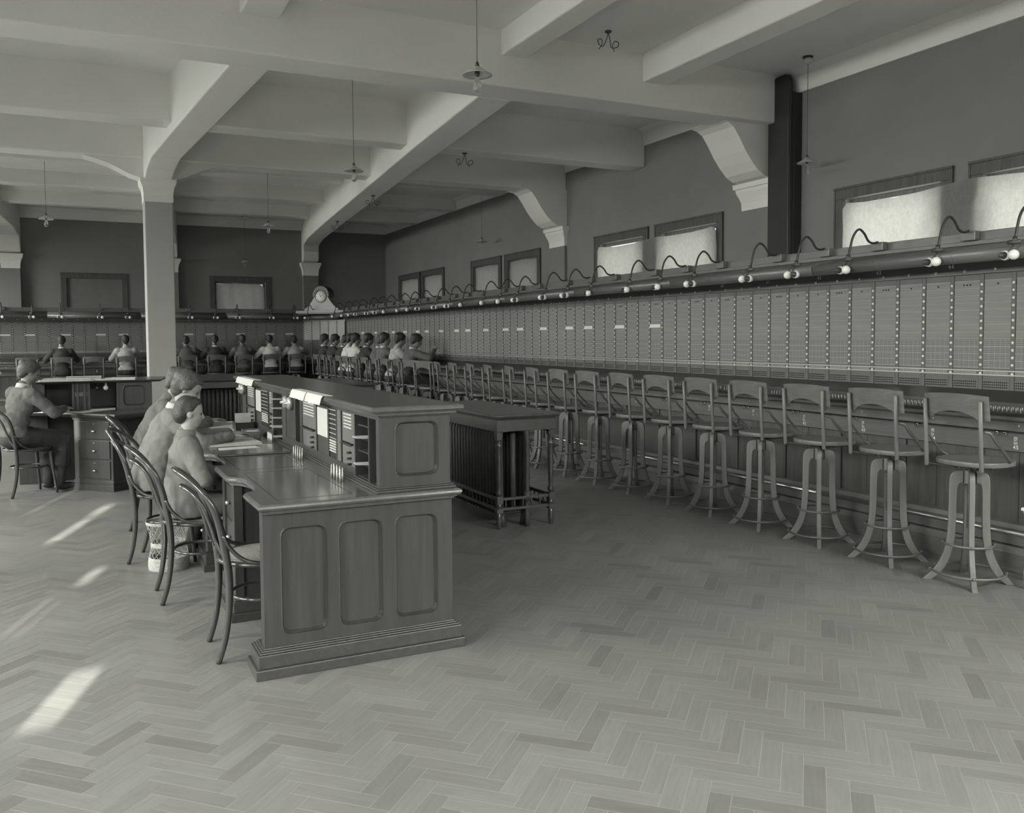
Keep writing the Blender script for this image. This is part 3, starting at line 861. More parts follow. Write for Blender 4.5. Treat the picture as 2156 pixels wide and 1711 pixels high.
for k in range(0, 27):
    rot = [.0,.03,.02,-.02,.0,.05,-.03,.04,.0,-.15,-.22,-.22,-.2,-.12,-.2,.35,.3][k] if k < 17 else random.uniform(-.05,.1)
    loc = (4.81+random.uniform(-.01,.01), 3.50+.602*k, 0)
    g = 'stools along the long switchboard'
    if k == 0: lab = 'oak stool with curved backrest, nearest one at the right edge'
    elif k < 17: lab = 'empty oak stool with curved backrest, %s back from the right edge' % ORD[k]
    else: lab = 'oak stool under a seated operator on the long row, %s occupied one from the right' % ORD[k-17]
    if k == 0: stool.location = loc; stool.rotation_euler = (0,0,rot); tag(stool, lab, 'stool', g); o = stool
    else: o = dup(stool, loc, rot, lab, g)
    # seat group turns while the legs stay square to the row
    if k in (1,5,6,7,8,9,10,11,12,13,14,15,16):
        mk = MB()
        for e in range(18):
            a = 2*PI*e/18; 
            mk.ball((-.1735-.0006, .0+.020*math.cos(a)*(1+.18*math.sin(5*a)), 1.098+.013*math.sin(a)*(1+.2*math.cos(3*a))), .0032, 5)
        mk.build('carved_rosette', M['strip'], o)
for idx, (X, lab) in enumerate([(-.92,'oak stool at the far board, hidden behind the seated supervisor at left'),(-.3,'oak stool under the dark blurred operator at the far board, left of the empty one'),(.29,'empty oak stool at the far board between two operators, left of the column'),(.91,'oak stool under the light-bloused operator left of the column'),(1.55,'oak stool at the far board hidden partly by the column'),(2.13,'oak stool under the operator just right of the column'),(2.73,'oak stool under the dark-dressed operator at the far board'),(3.31,'oak stool under the grey-bloused operator below the far window'),(3.92,'oak stool under the white-bloused operator at the far board'),(4.49,'oak stool under the operator nearest the clock corner')]):
    dup(stool, (X,20.32,0), PI/2, lab, 'stools along the far switchboard')

# ------------------------------------------------------------------ pendant lamps
def make_pendant(hz, cz):
    t = thing('pendant_lamp', '', 'lamp')
    r = MB(); r.lathe([(.055,0),(.055,-.012),(.05,-.02)], 16, (0,0,cz)); r.build('ceiling_rose', M['black'], t)
    r = MB(); r.lathe([(.040,-.018),(.042,-.04),(.030,-.065),(.008,-.075)], 16, (0,0,cz)); r.build('rose_cup', M['porcelain'], t)
    c = MB(); c.tube([(0,0,cz-.07),(0,0,hz+.065)], .0028, 6); c.build('cord', M['iron'], t)
    s = MB(); s.lathe([(.006,.07),(.012,.06),(.016,.045),(.018,.03)], 12, (0,0,hz)); s.lathe([(.018,.0),(.018,-.025),(.015,-.03)], 12, (0,0,hz)); s.build('socket', M['iron'], t)
    sh = MB(); N = 32
    prof = [(.016,.035),(.030,.022),(.055,.008),(.085,-.012),(.108,-.024),(.110,-.026),(.108,-.028),(.085,-.017),(.055,.003),(.030,.017),(.016,.030)]
    sh.lathe(prof, N, (0,0,hz)); sh.build('shade', M['shade'], t)
    b = MB(); b.lathe([(.012,-.03),(.016,-.05),(.026,-.08),(.031,-.105),(.028,-.128),(.016,-.142),(.004,-.146)], 16, (0,0,hz)); b.build('bulb', M['glass'], t)
    f = MB(); f.tube([(-.006,0,hz-.05),(-.009,0,hz-.115),(-.003,0,hz-.06),(.003,0,hz-.115),(.009,0,hz-.06),(.006,0,hz-.05)], .0012, 4); f.build('filament', M['iron'], t)
    return t
pn = make_pendant(3.40, CZ); first = True
for X, Y, cz, lab in [(2.62,5.84,CZ,'pendant lamp with opal shade and large clear bulb, nearest and highest, top centre'),(2.84,9.74,CZ,'pendant lamp on long cord hanging between the two longitudinal beams'),(7.2,7.27,CZ,'pendant lamp beside the dark wall duct with its rose on the ceiling'),(7.2,15.9,CZ,'small pendant lamp before the long dark wall, left of the second bracket'),(2.92,15.1,CZ,'pendant lamp hanging right of the column before the far wall'),(-.387,15.56,CZ,'pendant lamp hanging left of the column before the far wall'),(3.75,22.4,CZ,'smallest pendant lamp above the curtained far wall window')]:
    if first: pn.location = (X,Y,0); tag(pn, lab, 'lamp', 'pendant lamps'); first = False
    else: dup(pn, (X,Y,0), 0, lab, 'pendant lamps')

# loose wire ends on ceiling and beams
def wires(x, y, z, seed, label):
    r = random.Random(seed); t = thing('ceiling_outlet', label, 'wiring', (x,y,z), 0, 'unfinished wire outlets on the ceiling')
    p = MB(); p.lathe([(.035,0),(.035,-.012),(.02,-.02)], 12); p.build('plate', M['iron'], t)
    for s in range(2):
        w = MB(); a = r.uniform(0, 6)
        sx = 1 if s else -1
        w.tube(bez([(0,0,-.015),(sx*.02,0,-.08),(sx*.05,.02,-.15),(sx*.11,0,-.14),(sx*.12,0,-.10),(sx*.08,0,-.09),(sx*.06,.02,-.13),(sx*.09,.03,-.18)], 5), .0045, 6); w.build('loose_wire', M['iron'], t)
wires(4.80,7.52,CZ,1,'dangling curl of loose wires at the top right of the near ceiling bay')
wires(4.74,11.0,3.975,2,'dangling loose wires on the second cross beam, centre')
wires(4.46,14.2,3.86,3,'dangling loose wires on the longitudinal beam, second farthest')
wires(4.77,17.6,3.86,4,'dangling loose wires on the longitudinal beam, farthest')

# ------------------------------------------------------------------ supervisors' desk
DZ = .775
def panel_frame(mb, x0, x1, z0, z1, y, panels, depth=.018, m=0, axis='y'):
    """Framed face at plane y looking to -y, with sunk panels with clipped corners."""
    def P(x, z, d): return (x, y+d, z) if axis == 'y' else (y+d, x, z)
    xs = [x0]
    for (a, b, c, d) in panels: xs += [a, b]
    xs.append(x1)
    flip = axis != 'y'
    def quad(pts):
        mb.add(pts, [(0,1,2,3)] if not flip else [(3,2,1,0)], m)
    pz0 = panels[0][2]; pz1 = panels[0][3]
    quad([P(x0,z0,0), P(x1,z0,0), P(x1,pz0,0), P(x0,pz0,0)])
    quad([P(x0,pz1,0), P(x1,pz1,0), P(x1,z1,0), P(x0,z1,0)])
    for i in range(0, len(xs), 2):
        quad([P(xs[i],pz0,0), P(xs[i+1],pz0,0), P(xs[i+1],pz1,0), P(xs[i],pz1,0)])
    for (a, b, c, d) in panels:
        k = .028
        # stepped outline with small notch corners (top rounded, bottom ogee)
        def outline(e):
            o = []
            A, B, C, D = a+e, b-e, c+e, d-e
            o += [(A+k*1.3, C), (B-k*1.3, C), (B-k*.5, C+k*.25), (B-k*.25, C+k*.55), (B, C+k*1.3)]
            o += [(B, D-k*1.3), (B-k*.2, D-k*.6), (B-k*.55, D-k*.2), (B-k*1.3, D)]
            o += [(A+k*1.3, D), (A+k*.55, D-k*.2), (A+k*.2, D-k*.6), (A, D-k*1.3)]
            o += [(A, C+k*1.3), (A+k*.25, C+k*.55), (A+k*.5, C+k*.25)]
            return o
        o0 = outline(0); o1 = outline(.004); o2 = outline(.010); o3 = outline(.012)
        n_ = len(o0)
        # fill between rectangle and outline at frame depth: corner gussets
        rect = [(a,c),(b,c),(b,d),(a,d)]
        gus = [(0, [o0[n_-3], o0[n_-2], o0[n_-1], o0[0]]), (1, [o0[1], o0[2], o0[3], o0[4]]), (2, [o0[5], o0[6], o0[7], o0[8]]), (3, [o0[9], o0[10], o0[11], o0[12]])]
        for ci, g in gus:
            pts = [rect[ci]] + g[::-1]
            mb.add([P(px_, pz_, 0) for px_, pz_ in pts], [tuple(range(len(pts)))[::-1] if flip else tuple(range(len(pts)))], m)
        rings = [(o0, 0), (o1, -.003), (o2, depth*.7), (o3, depth)]
        vs = []
        for o_, dd in rings: vs += [P(q[0], q[1], dd) for q in o_]
        fs = []
        for r_ in range(3):
            for i in range(n_):
                j = (i+1) % n_
                f = (r_*n_+i, r_*n_+j, (r_+1)*n_+j, (r_+1)*n_+i); fs.append(f if not flip else f[::-1])
        f = tuple(3*n_+i for i in range(n_)); fs.append(f if not flip else f[::-1])
        mb.add(vs, fs, m)
desk = thing('supervisor_desk', 'long oak supervisors desk with panelled end and pigeonhole back, centre left', 'desk', (0,0,0))
DX0, DX1, DY0, DY1 = .675, 1.64, 3.87, 7.85
# desktop outline with knee recesses on the left side
edge = [(DX1,DY0),(DX0+.005,DY0)]
def rec(y0, y1, d=.075):
    return [(DX0,y0),(DX0+.012,y0+.03),(DX0+.045,y0+.055),(DX0+d-.012,y0+.10),(DX0+d,y0+.17),(DX0+d,y1-.17),(DX0+d-.012,y1-.10),(DX0+.045,y1-.055),(DX0+.012,y1-.02),(DX0,y1)]
for a, b in ((4.23,4.78),(5.20,5.86),(6.38,6.96),(7.28,7.80)): edge += rec(a, b)
edge += [(DX0,DY1),(DX1,DY1)]
def smooth_poly(p): return p
def slab(profile, poly, name, mat, parent):
    # profile: list of (inset, z) from bottom to top; poly counter or clockwise 2D outline
    n_ = len(poly); cx = sum(p[0] for p in poly)/n_; vs = []; fs = []
    A = sum(poly[i][0]*poly[(i+1) % n_][1]-poly[(i+1) % n_][0]*poly[i][1] for i in range(n_))
    sg = 1 if A > 0 else -1
    nor = []
    for i in range(n_):
        p0, p1, p2 = Vector(poly[i-1]), Vector(poly[i]), Vector(poly[(i+1) % n_])
        a = (p1-p0).normalized(); b = (p2-p1).normalized()
        na = Vector((-a.y, a.x)); nb = Vector((-b.y, b.x)); m_ = (na+nb); m_ = m_/max(.4, m_.dot(na)) if m_.length > 1e-6 else na
        nor.append(m_*sg)
    for (ins, z) in profile:
        for i in range(n_): q = Vector(poly[i])+nor[i]*ins; vs.append((q.x, q.y, z))
    for r_ in range(len(profile)-1):
        for i in range(n_):
            j = (i+1) % n_; f = (r_*n_+i, r_*n_+j, (r_+1)*n_+j, (r_+1)*n_+i); fs.append(f if sg > 0 else f[::-1])
    t_ = tuple((len(profile)-1)*n_+i for i in range(n_)); b_ = tuple(range(n_))
    fs.append(t_ if sg > 0 else t_[::-1]); fs.append(b_[::-1] if sg > 0 else b_)
    m_ = MB(); m_.add(vs, fs, 0, False)
    return m_.build(name, mat, parent)
TOPP = [(.030,.728),(.030,.734),(.020,.736),(.018,.742),(.010,.744),(.004,.750),(.0,.758),(.002,.767),(.008,.773),(.014,.775)]
slab(TOPP, edge, 'desktop', M['desktop'], desk)
il = MB()
for a, b in ((3.98,4.86),(4.98,5.84),(5.96,6.9)):
    for (x0,x1,y0,y1) in ((.78,1.13,a,a+.003),(.78,1.13,b-.003,b),(.78,.783,a,b),(1.127,1.13,a,b)): il.box(x0,x1,y0,y1,.7752,.7757)
il.build('flap_outline', M['black'], desk)
# end panel, facing -y
ep = MB()
ep.box(.707,1.606,3.945,4.0,.0,.735); ep.box(.7072,.73,3.9254,3.945,.16,.735); ep.box(1.585,1.6058,3.9254,3.945,.16,.735)
panel_frame(ep, .707, 1.606, .16, .735, 3.925, [(.782,.992,.175,.66),(1.045,1.255,.175,.66),(1.315,1.53,.175,.66)])
ep.box(.707,1.606,3.925,3.945,.10,.16)
ep.build('end_panel', M['desk'], desk)
def base_mould(mb, x0, x1, y0, y1):
    for (e, z0, z1) in ((.048,0,.045),(.034,.045,.105),(.026,.105,.113),(.016,.113,.120),(.008,.120,.127)):
        mb.box(x0-e, x1+e, y0-e, y1+e, z0, z1)
bm = MB(); base_mould(bm, .707, 1.606, 3.925, 4.06); bm.build('plinth', M['desk_h'], desk, bevel=.004)
# pedestals
for (y0, y1) in ((4.80,5.18),(5.93,6.36),(7.0,7.26)):
    p = MB(); p.box(.735, 1.60, y0, y1, .0, .73); p.box(.715,.765,y0-.012,y0+.05,.0,.73); p.box(.715,.765,y1-.05,y1+.012,.0,.73)
    for dz in (.14,.33,.52): p.box(.728,.736,y0+.06,y1-.06,dz,dz+.17)
    ped = p.build('pedestal', M['desk'], desk, bevel=.004)
    b = MB(); base_mould(b, .735, 1.58, y0, y1); b.build('pedestal_base', M['desk_h'], ped, bevel=.004)
    for dz in (.22,.41,.60):
        k = MB(); k.ball((.715,(y0+y1)/2,dz), .014, 10); k.build('drawer_knob', M['brass'], ped)
bk = MB(); bk.box(1.585,1.6055,4.0,7.8,.10,.735); bk.box(1.57,1.62,3.95,7.8,0,.11); bk.box(.72,1.6,7.74,7.80,0,.735); bk.build('back_panel', M['desk'], desk)
# pigeonhole cabinet on the desk
CX0, CX1, CY0, CY1, CT = 1.245, 1.60, 3.925, 7.80, 1.145
cb = MB()
cb.box(CX0+.001, CX1-.001, CY0+.03, CY0+.05, DZ+.02, CT)
panel_frame(cb, CX0, CX1, DZ+.02, CT, CY0, [(CX0+.075,CX1-.06,.845,1.105)])
cb.box(CX0+.0005,CX0+.02,CY0+.0004,CY0+.03,DZ+.02,CT-.03); cb.box(CX1-.03,CX1-.0005,CY0+.0004,CY0+.03,DZ+.02,CT-.03); cb.box(CX0+.0005,CX1-.0005,CY0+.0004,CY0+.03,CT-.03,CT)
cb.box(CX1-.02, CX1, CY0+.05, CY1, DZ, CT-.03); cb.box(CX0, CX1, CY1-.03, CY1, DZ, CT)
cb.box(CX0+.006, CX1-.001, CY0+.05, CY1-.001, CT-.03, CT); 
cab = cb.build('pigeonhole_cabinet', M['desk'], desk)
mo = MB()
for (e, z0, z1) in ((.022,.775,.787),(.014,.787,.795),(.006,.795,.803)): mo.box(CX0-e, CX1+e+.0, CY0-e, CY1, z0, z1)
mo.build('base_moulding', M['desk'], cab, bevel=.003)
slab([(.045,1.130),(.040,1.137),(.028,1.139),(.026,1.147),(.016,1.149),(.010,1.156),(.0,1.160),(-.002,1.170),(.002,1.178),(.010,1.181)], [(CX0-.05,CY0-.055),(CX1+.05,CY0-.055),(CX1+.05,CY1+.05),(CX0-.05,CY1+.05)], 'cabinet_top', M['desktop'], cab)
# face of the cabinet, bays separated by dividers
bays = [(3.96,4.08,'slot'),(4.10,4.33,'shelves'),(4.34,4.585,'keys'),(4.60,4.69,'post'),(4.69,4.84,'cards'),(4.86,5.12,'card'),(5.14,5.50,'keys'),(5.56,5.70,'dark'),(5.70,5.98,'dial'),(6.10,6.40,'shelves'),(6.42,6.58,'keys'),(6.60,6.85,'cards'),(6.86,7.10,'card'),(7.15,7.50,'keys'),(7.55,7.76,'dial')]
dv = MB()
for a, b, kd in bays: dv.box(CX0, CX1-.02, a-.012, a, DZ+.02, CT-.02)
dv.box(CX0+.001, CX0+.012, 5.98, 6.088, DZ+.06, 1.115); dv.box(CX0+.001, CX0+.012, 5.50, 5.548, DZ+.06, 1.115); dv.box(CX0-.002, CX0+.004, CY0+.03, CY1, 1.115, CT)
dv.box(CX0-.001, CX0+.003, 4.33, 6.088, DZ, .84); dv.box(CX0-.001, CX0+.003, 6.4, CY1, DZ, .84)
dv.build('divider', M['desk'], cab, bevel=.002)
bf = MB(); bf.box(CX0+.25, CX0+.26, CY0+.05, CY1-.03, DZ, CT); bf.build('back_lining', M['board_v'], cab)
for a, b, kd in bays:
    if kd == 'shelves':
        for z in (.80,.865,.93,.995,1.06):
            s = MB(); s.box(CX0+.015, CX1-.05, a, b-.012, z, z+.006); s.build('shelf', M['desk_h'], cab)
    elif kd in ('keys','post'):
        k = MB(); k.box(CX0+.004, CX0+.02, a, b-.012, .80, CT-.02); kp = k.build('key_panel', M['stile'], cab)
        if kd == 'keys':
            r = MB()
            for q in range(5): r.box(CX0, CX0+.004, a+.05, b-.05, 1.10-.017*q, 1.107-.017*q)
            r.build('label_strip', M['paper2'], kp)
            for q in range(7):
                y = a+.03+q*(b-a-.07)/6; MB().tube([(CX0+.004,y,.955-.0),(CX0-.018,y,.950)], .005, 6).build('key', M['black'], kp)
            for q in range(3): MB().tube([(CX0+.004,a+.07,.90-.03*q+.01),(CX0-.02,a+.07,.90-.03*q+.01)], .006, 6).build('key', M['black'], kp)
    elif kd == 'cards':
        k = MB(); k.box(CX0+.004, CX0+.02, a, b-.012, .80, CT-.02); kp = k.build('card_rack', M['black'], cab)
        r = MB()
        for q in range(7): r.box(CX0-.001, CX0+.004, a, b-.012, 1.105-.026*q, 1.108-.026*q)
        for q in range(5): r.box(CX0-.001, CX0+.004, a, b-.012, .93-.014*q, .938-.014*q)
        r.build('rack_bar', M['paper2'], kp)
    elif kd == 'card':
        k = MB(); k.box(CX0+.004, CX0+.02, a, b-.012, .80, CT-.02, 0); kp = k.build('panel', M['desk'], cab)
        r = MB(); r.box(CX0-.001, CX0+.004, a+.01, b-.02, .94, 1.10); r.build('notice_card', M['card'], kp)
    elif kd == 'dial':
        k = MB(); k.box(CX0+.004, CX0+.02, a, b-.012, .80, CT-.02, 0); kp = k.build('panel', M['desk'], cab)
        for dy in (.33, .78):
            y = a+(b-a)*dy
            d_ = MB(); d_.xf = Matrix.Translation((CX0+.004,y,1.075)) @ Matrix.Rotation(-PI/2, 4, 'Y')
            d_.lathe([(.045,0),(.045,.02),(.034,.032),(.030,.032),(.012,.036),(.010,.05),(.004,.054)], 20); d_.build('bell_dial', M['plug'], kp)
# papers and small things in the cabinet
def sheet(name, label, cat, pts, z, h=.003, mat='paper', group=None, parent=None, bev=0):
    m_ = MB(); A = sum(pts[i][0]*pts[(i+1) % len(pts)][1]-pts[(i+1) % len(pts)][0]*pts[i][1] for i in range(len(pts)))
    if A < 0: pts = pts[::-1]
    m_.prism(pts, 'z', z, z+h); o = m_.build(name, M[mat], parent, bevel=bev)
    if label: tag(o, label, cat, group)
    return o
# plug groups standing on the desktop
for gy, nm in ((4.435,'near'),(5.33,'far')):
    t = thing('plug_row', 'row of upright nickel cord plugs standing on the desktop, %s group' % nm, 'plugs', (1.19,gy,DZ), 0, 'cord plug rows on the long desk')
    for q in range(8):
        p = MB(); p.lathe([(.007,0),(.0065,.03),(.005,.034),(.0045,.062),(.002,.07)], 8, (.0 if q % 2 else -.02, -.10+.028*q, .0)); p.build('plug', M['plug'], t)
t = thing('plug_row', 'row of upright cord plugs by the papers at the far end of the desktop', 'plugs', (1.19,6.25,DZ), 0, 'cord plug rows on the long desk')
for q in range(6):
    p = MB(); p.lathe([(.007,0),(.0065,.03),(.005,.034),(.0045,.062),(.002,.07)], 8, (0,-.07+.028*q,0)); p.build('plug', M['plug'], t)

def book(name, label, cat, cx, cy, z, w, l, h, rz, mat='paper', cover='paper2', group=None):
    t = thing(name, label, cat, (cx,cy,z), rz, group)
    p = MB(); p.box(-w/2+.004, w/2-.004, -l/2+.004, l/2-.004, .002, h-.002); p.build('pages', M[mat], t)
    c = MB(); c.box(-w/2, w/2, -l/2, l/2, 0, .002); c.box(-w/2, w/2, -l/2, l/2, h-.002, h); c.box(-w/2, -w/2+.002, -l/2, l/2, 0, h); c.build('cover', M[cover], t)
    return t
sheet('writing_board', 'thin flat board lying across the desktop in front of the boy', 'board', [(.745,5.60),(1.19,5.58),(1.19,6.02),(.80,6.03)], DZ+.001, .012, 'desktop', bev=.003)
book('ledger', 'closed pale ledger on the writing board at the desk edge', 'book', .93, 6.33, DZ+.002, .36, .42, .014, .03, 'paper','paper')
sheet('loose_sheet', 'loose white sheet lying on the writing board', 'paper', [(.79,5.82),(1.05,5.85),(1.04,5.97),(.80,5.95)], DZ+.0135, .001, 'paper')
sheet('open_ledger', 'large open white ledger at the far end of the long desk', 'book', [(.86,7.12),(1.17,7.10),(1.18,7.58),(.87,7.60)], DZ+.001, .012, 'paper')
sheet('open_ledger', 'second open ledger lying beyond the first at the far desk end', 'book', [(.86,7.62),(1.17,7.60),(1.18,7.82),(.88,7.83)], DZ+.001, .016, 'paper')
t = thing('card_box', 'dark open card box in front of the pigeonholes with an upright divider', 'box', (1.15,7.10,DZ), 0)
b = MB(); b.box(-.07,.07,-.09,.09,0,.005); b.box(-.07,-.065,-.09,.09,0,.075); b.box(.065,.07,-.09,.09,0,.075); b.box(-.07,.07,-.09,-.085,0,.075); b.box(-.07,.07,.085,.09,0,.075); b.build('tray', M['black'], t)
b = MB(); b.box(-.06,.06,.02,.025,.005,.14); b.build('upright_card', M['paper2'], t)
t = thing('card_tray', 'low grey wooden card tray holding white slips on the desk', 'box', (1.12,6.60,DZ), -.1)
b = MB(); b.box(-.06,.06,-.12,.12,0,.005); b.box(-.06,-.054,-.12,.12,0,.055); b.box(.054,.06,-.12,.12,0,.055); b.box(-.06,.06,-.12,-.114,0,.055); b.box(-.06,.06,.114,.12,0,.055); b.build('tray', M['stool'], t)
b = MB(); b.box(-.05,.05,-.1,.1,.005,.045); b.build('slips', M['paper'], t)
sheet('paper_slip', 'crumpled white slip on the desktop beside the upright plugs', 'paper', [(1.10,6.12),(1.18,6.10),(1.20,6.02),(1.13,6.04)], DZ+.001, .004, 'paper')
def fan_slip(y, z, w, s, lab):
    m_ = MB(); m_.add([(CX0-.05,y-w/2,z+.012),(CX0+.12,y-w/2,z),(CX0+.12,y+w/2,z+.002),(CX0-.03,y+w/2,z+.006),(CX0-.05,y-w/2,z+.014),(CX0+.12,y-w/2,z+.004),(CX0+.12,y+w/2,z+.006),(CX0-.03,y+w/2,z+.009)], [(3,2,1,0),(4,5,6,7),(0,1,5,4),(1,2,6,5),(2,3,7,6),(3,0,4,7)])
    o = m_.build('paper_bundle', M['paper']); tag(o, lab, 'paper', 'papers in the pigeonholes')
for y, z, w, lab in [(6.24,1.067,.2,'white papers on the top shelf of the far pigeonhole'),(6.25,1.002,.18,'white papers on the second shelf of the far pigeonhole'),(6.22,.937,.14,'white papers on the third shelf of the far pigeonhole'),(6.26,.872,.2,'white papers on the fourth shelf of the far pigeonhole'),(6.22,.807,.15,'white papers on the bottom shelf of the far pigeonhole'),(4.2,1.002,.15,'pale papers on the second shelf of the near pigeonhole'),(4.19,.872,.12,'pale papers on the fourth shelf of the near pigeonhole')]: fan_slip(y, z, w, 1, lab)
m_ = MB(); m_.tube([(CX0+.03,4.16,.965),(CX0+.2,4.16,.965)], .028, 14); m_.build('paper_roll', M['paper']); tag(bpy.data.objects['paper_roll'], 'rolled white paper on the middle shelf of the near pigeonhole', 'paper')
# strips of paper hung on the cornice
for (y0, y1, lab) in ((4.75,5.12,'crinkled white paper folded over the cabinet cornice, near piece'),(5.13,5.52,'crinkled white paper folded over the cabinet cornice, second piece'),(6.85,7.6,'crinkled white paper folded over the far part of the cabinet cornice')):
    m_ = MB(); N = 14; vs = []; r = random.Random(int(y0*10))
    for q in range(N+1):
        y = y0+(y1-y0)*q/N; w = r.uniform(-.003,.003)
        vs += [(1.25+w,y,1.1835),(1.192+w,y,1.1845),(1.182+w,y,1.17+w),(1.172+w,y,1.135+w)]
    fs = [(q*4+k, q*4+k+1, q*4+5+k, q*4+4+k) for q in range(N) for k in range(3)]
    m_.add(vs, fs); o = m_.build('paper_sheet', M['paper']); tag(o, lab, 'paper', 'papers over the cornice')
    so = o.modifiers.new('s', 'SOLIDIFY'); so.thickness = .0015; so.offset = 1

# ------------------------------------------------------------------ radiators with table tops
def radiator_table(name, label, x0, x1, y0, y1, along='y', bottom=True, rad_x=None, top=.9):
    t = thing(name, label, 'table', (0,0,0))
    slab([(.03,top-.045),(.025,top-.035),(.012,top-.033),(.006,top-.024),(.0,top-.016),(.0,top-.006),(.008,top)], [(x0-.03,y0-.03),(x1+.03,y0-.03),(x1+.03,y1+.03),(x0-.03,y1+.03)], 'table_top', M['cover'], t)
    a = MB()
    for (ax0,ax1,ay0,ay1) in ((x0,x1,y0,y0+.02),(x0,x1,y1-.02,y1),(x0,x0+.02,y0+.02,y1-.02),(x1-.02,x1,y0+.02,y1-.02)): a.box(ax0,ax1,ay0,ay1,top-.135,top-.045)
    for xx, s in ((x0+.02,1),(x1-.02,-1)):
        a.prism([(xx,top-.135),(xx+s*.03,top-.16),(xx+s*.035,top-.135),(xx+s*.10,top-.135)], 'y', y0, y0+.018)
        a.box(xx-.018 if s>0 else xx-.028, xx+.028 if s>0 else xx+.018, y0+.002, y0+.05, top-.2, top-.1355)
    a.build('apron', M['cover'], t, bevel=.003)
    def post(x, y):
        p = MB()
        p.lathe([(.015,.0),(.020,.03),(.024,.07),(.017,.125)], 10, (x,y,0))
        p.box(x-.026,x+.026,y-.026,y+.026,.125,.165); p.lathe([(.022,.165),(.026,.185),(.022,.20)], 12, (x,y,0)); p.box(x-.026,x+.026,y-.026,y+.026,.20,.26)
        p.lathe([(.014,.26),(.024,.275),(.026,.29),(.014,.315),(.018,.33),(.021,.45),(.023,.58),(.017,.63),(.026,.645),(.027,.66),(.014,.68),(.021,.70),(.022,.73)], 14, (x,y,0))
        p.box(x-.026,x+.026,y-.026,y+.026,.725,top-.14)
        p.build('turned_leg', M['cover'], t, bevel=.002)
    for x in (x0+.03, x1-.03):
        for y in (y0+.03, y1-.03): post(x, y)
    rl = MB()
    for z in (.155,.235):
        for x in (x0+.03, x1-.03): rl.box(x-.013, x+.013, y0+.05, y1-.05, z-.013, z+.013)
        for y in (y0+.03, y1-.03): rl.box(x0+.05, x1-.05, y-.012, y+.012, z-.011, z+.011)
    rl.build('stretcher', M['cover'], t, bevel=.002)
    sme_ = MB().lathe([(.004,0),(.009,.025),(.005,.035),(.009,.045),(.004,.068)], 6).mesh('spindle', [M['cover']])
    def spin(x, y): o_ = bpy.data.objects.new('spindle', sme_); COL.objects.link(o_); o_.parent = t; o_.location = (x, y, .161)
    for x in (x0+.03, x1-.03):
        for q in range(int((y1-y0-.1)/.075)): spin(x, y0+.085+q*.075)
    for q in range(int((x1-x0-.12)/.075)): spin(x0+.09+q*.075, y0+.03)
    return t
def radiator(label, x0, x1, y0, y1, z0, z1, axis='y'):
    t = thing('radiator', label, 'radiator', (0,0,0), 0, 'cast iron radiators')
    n_ = int(((y1-y0) if axis == 'y' else (x1-x0))/.062)
    for q in range(n_):
        s = MB()
        if axis == 'y':
            y = y0+.031+q*.062; pts = [(x0+.05,y,z0+.04),(x0+.03,y,z0+.1),(x0+.025,y,z1-.08),(x0+.05,y,z1-.02),((x0+x1)/2,y,z1),(x1-.05,y,z1-.02),(x1-.025,y,z1-.08),(x1-.03,y,z0+.1),(x1-.05,y,z0+.04)]
            s.tube(pts, .027, 8, ry=.034, up=(0,1,0)); s.tube([((x0+x1)/2,y,z0+.05),((x0+x1)/2,y,z1)], .026, 8)
            s.tube([(x0+.03,y,z0+.06),(x1-.03,y,z0+.06)], .027, 8)
        else:
            x = x0+.031+q*.062
            s.tube([(x,y0+.03,z0+.04),(x,y0+.025,z1-.08),(x,y0+.05,z1-.02),(x,y1-.05,z1-.02),(x,y1-.025,z1-.08),(x,y1-.03,z0+.04)], .027, 8, up=(1,0,0))
        s.build('section', M['rad'], t)
    f = MB()
    if axis == 'y':
        for y in (y0+.03, y1-.03):
            for x in (x0+.05, x1-.05): MB().tube([(x,y,0),(x,y,z0+.05)], [.034,.02], 8).build('foot', M['rad'], t)
        v = MB(); v.tube(bez([(x1-.10,y0-.005,z1-.02),(x1-.10,y0-.05,z1-.03),(x1-.06,y0-.055,z1-.08),(x1-.06,y0-.05,.25),(x1-.06,y0-.05,.0)], 4), .021, 10)
        v.ball((x1-.09,y0-.03,z1-.02), .038, 12); v.tube([(x1-.06,y0-.05,.2),(x1-.06,y0-.05,.28)], .03, 10)
        v.build('valve_pipe', M['rad'], t)
    else:
        for x in (x0+.05, x1-.05): MB().tube([(x,(y0+y1)/2,0),(x,(y0+y1)/2,z0+.05)], .03, 8).build('foot', M['rad'], t)
    return t
radiator_table('radiator_table', 'dark oak radiator table with turned legs between desk and stools', 2.88, 3.40, 6.11, 7.62)
radiator('dark cast iron radiator under the near radiator table', 2.93, 3.22, 6.20, 7.45, .06, .80)
radiator_table('radiator_table', 'second dark radiator table farther back behind the long desk', 2.98, 3.50, 11.25, 13.0)
radiator('cast iron radiator under the second radiator table', 3.03, 3.42, 11.4, 12.8, .06, .78)
radiator_table('radiator_table', 'radiator table just right of the white column', 1.40, 2.45, 13.68, 15.6)
radiator('dark ribbed radiator below the table right of the column', 1.46, 2.38, 13.74, 14.0, .06, .74, 'x')
# second rad body fills depth
radiator('cast iron radiator behind the ribbed one right of the column', 1.46, 2.38, 14.6, 14.9, .06, .74, 'x')

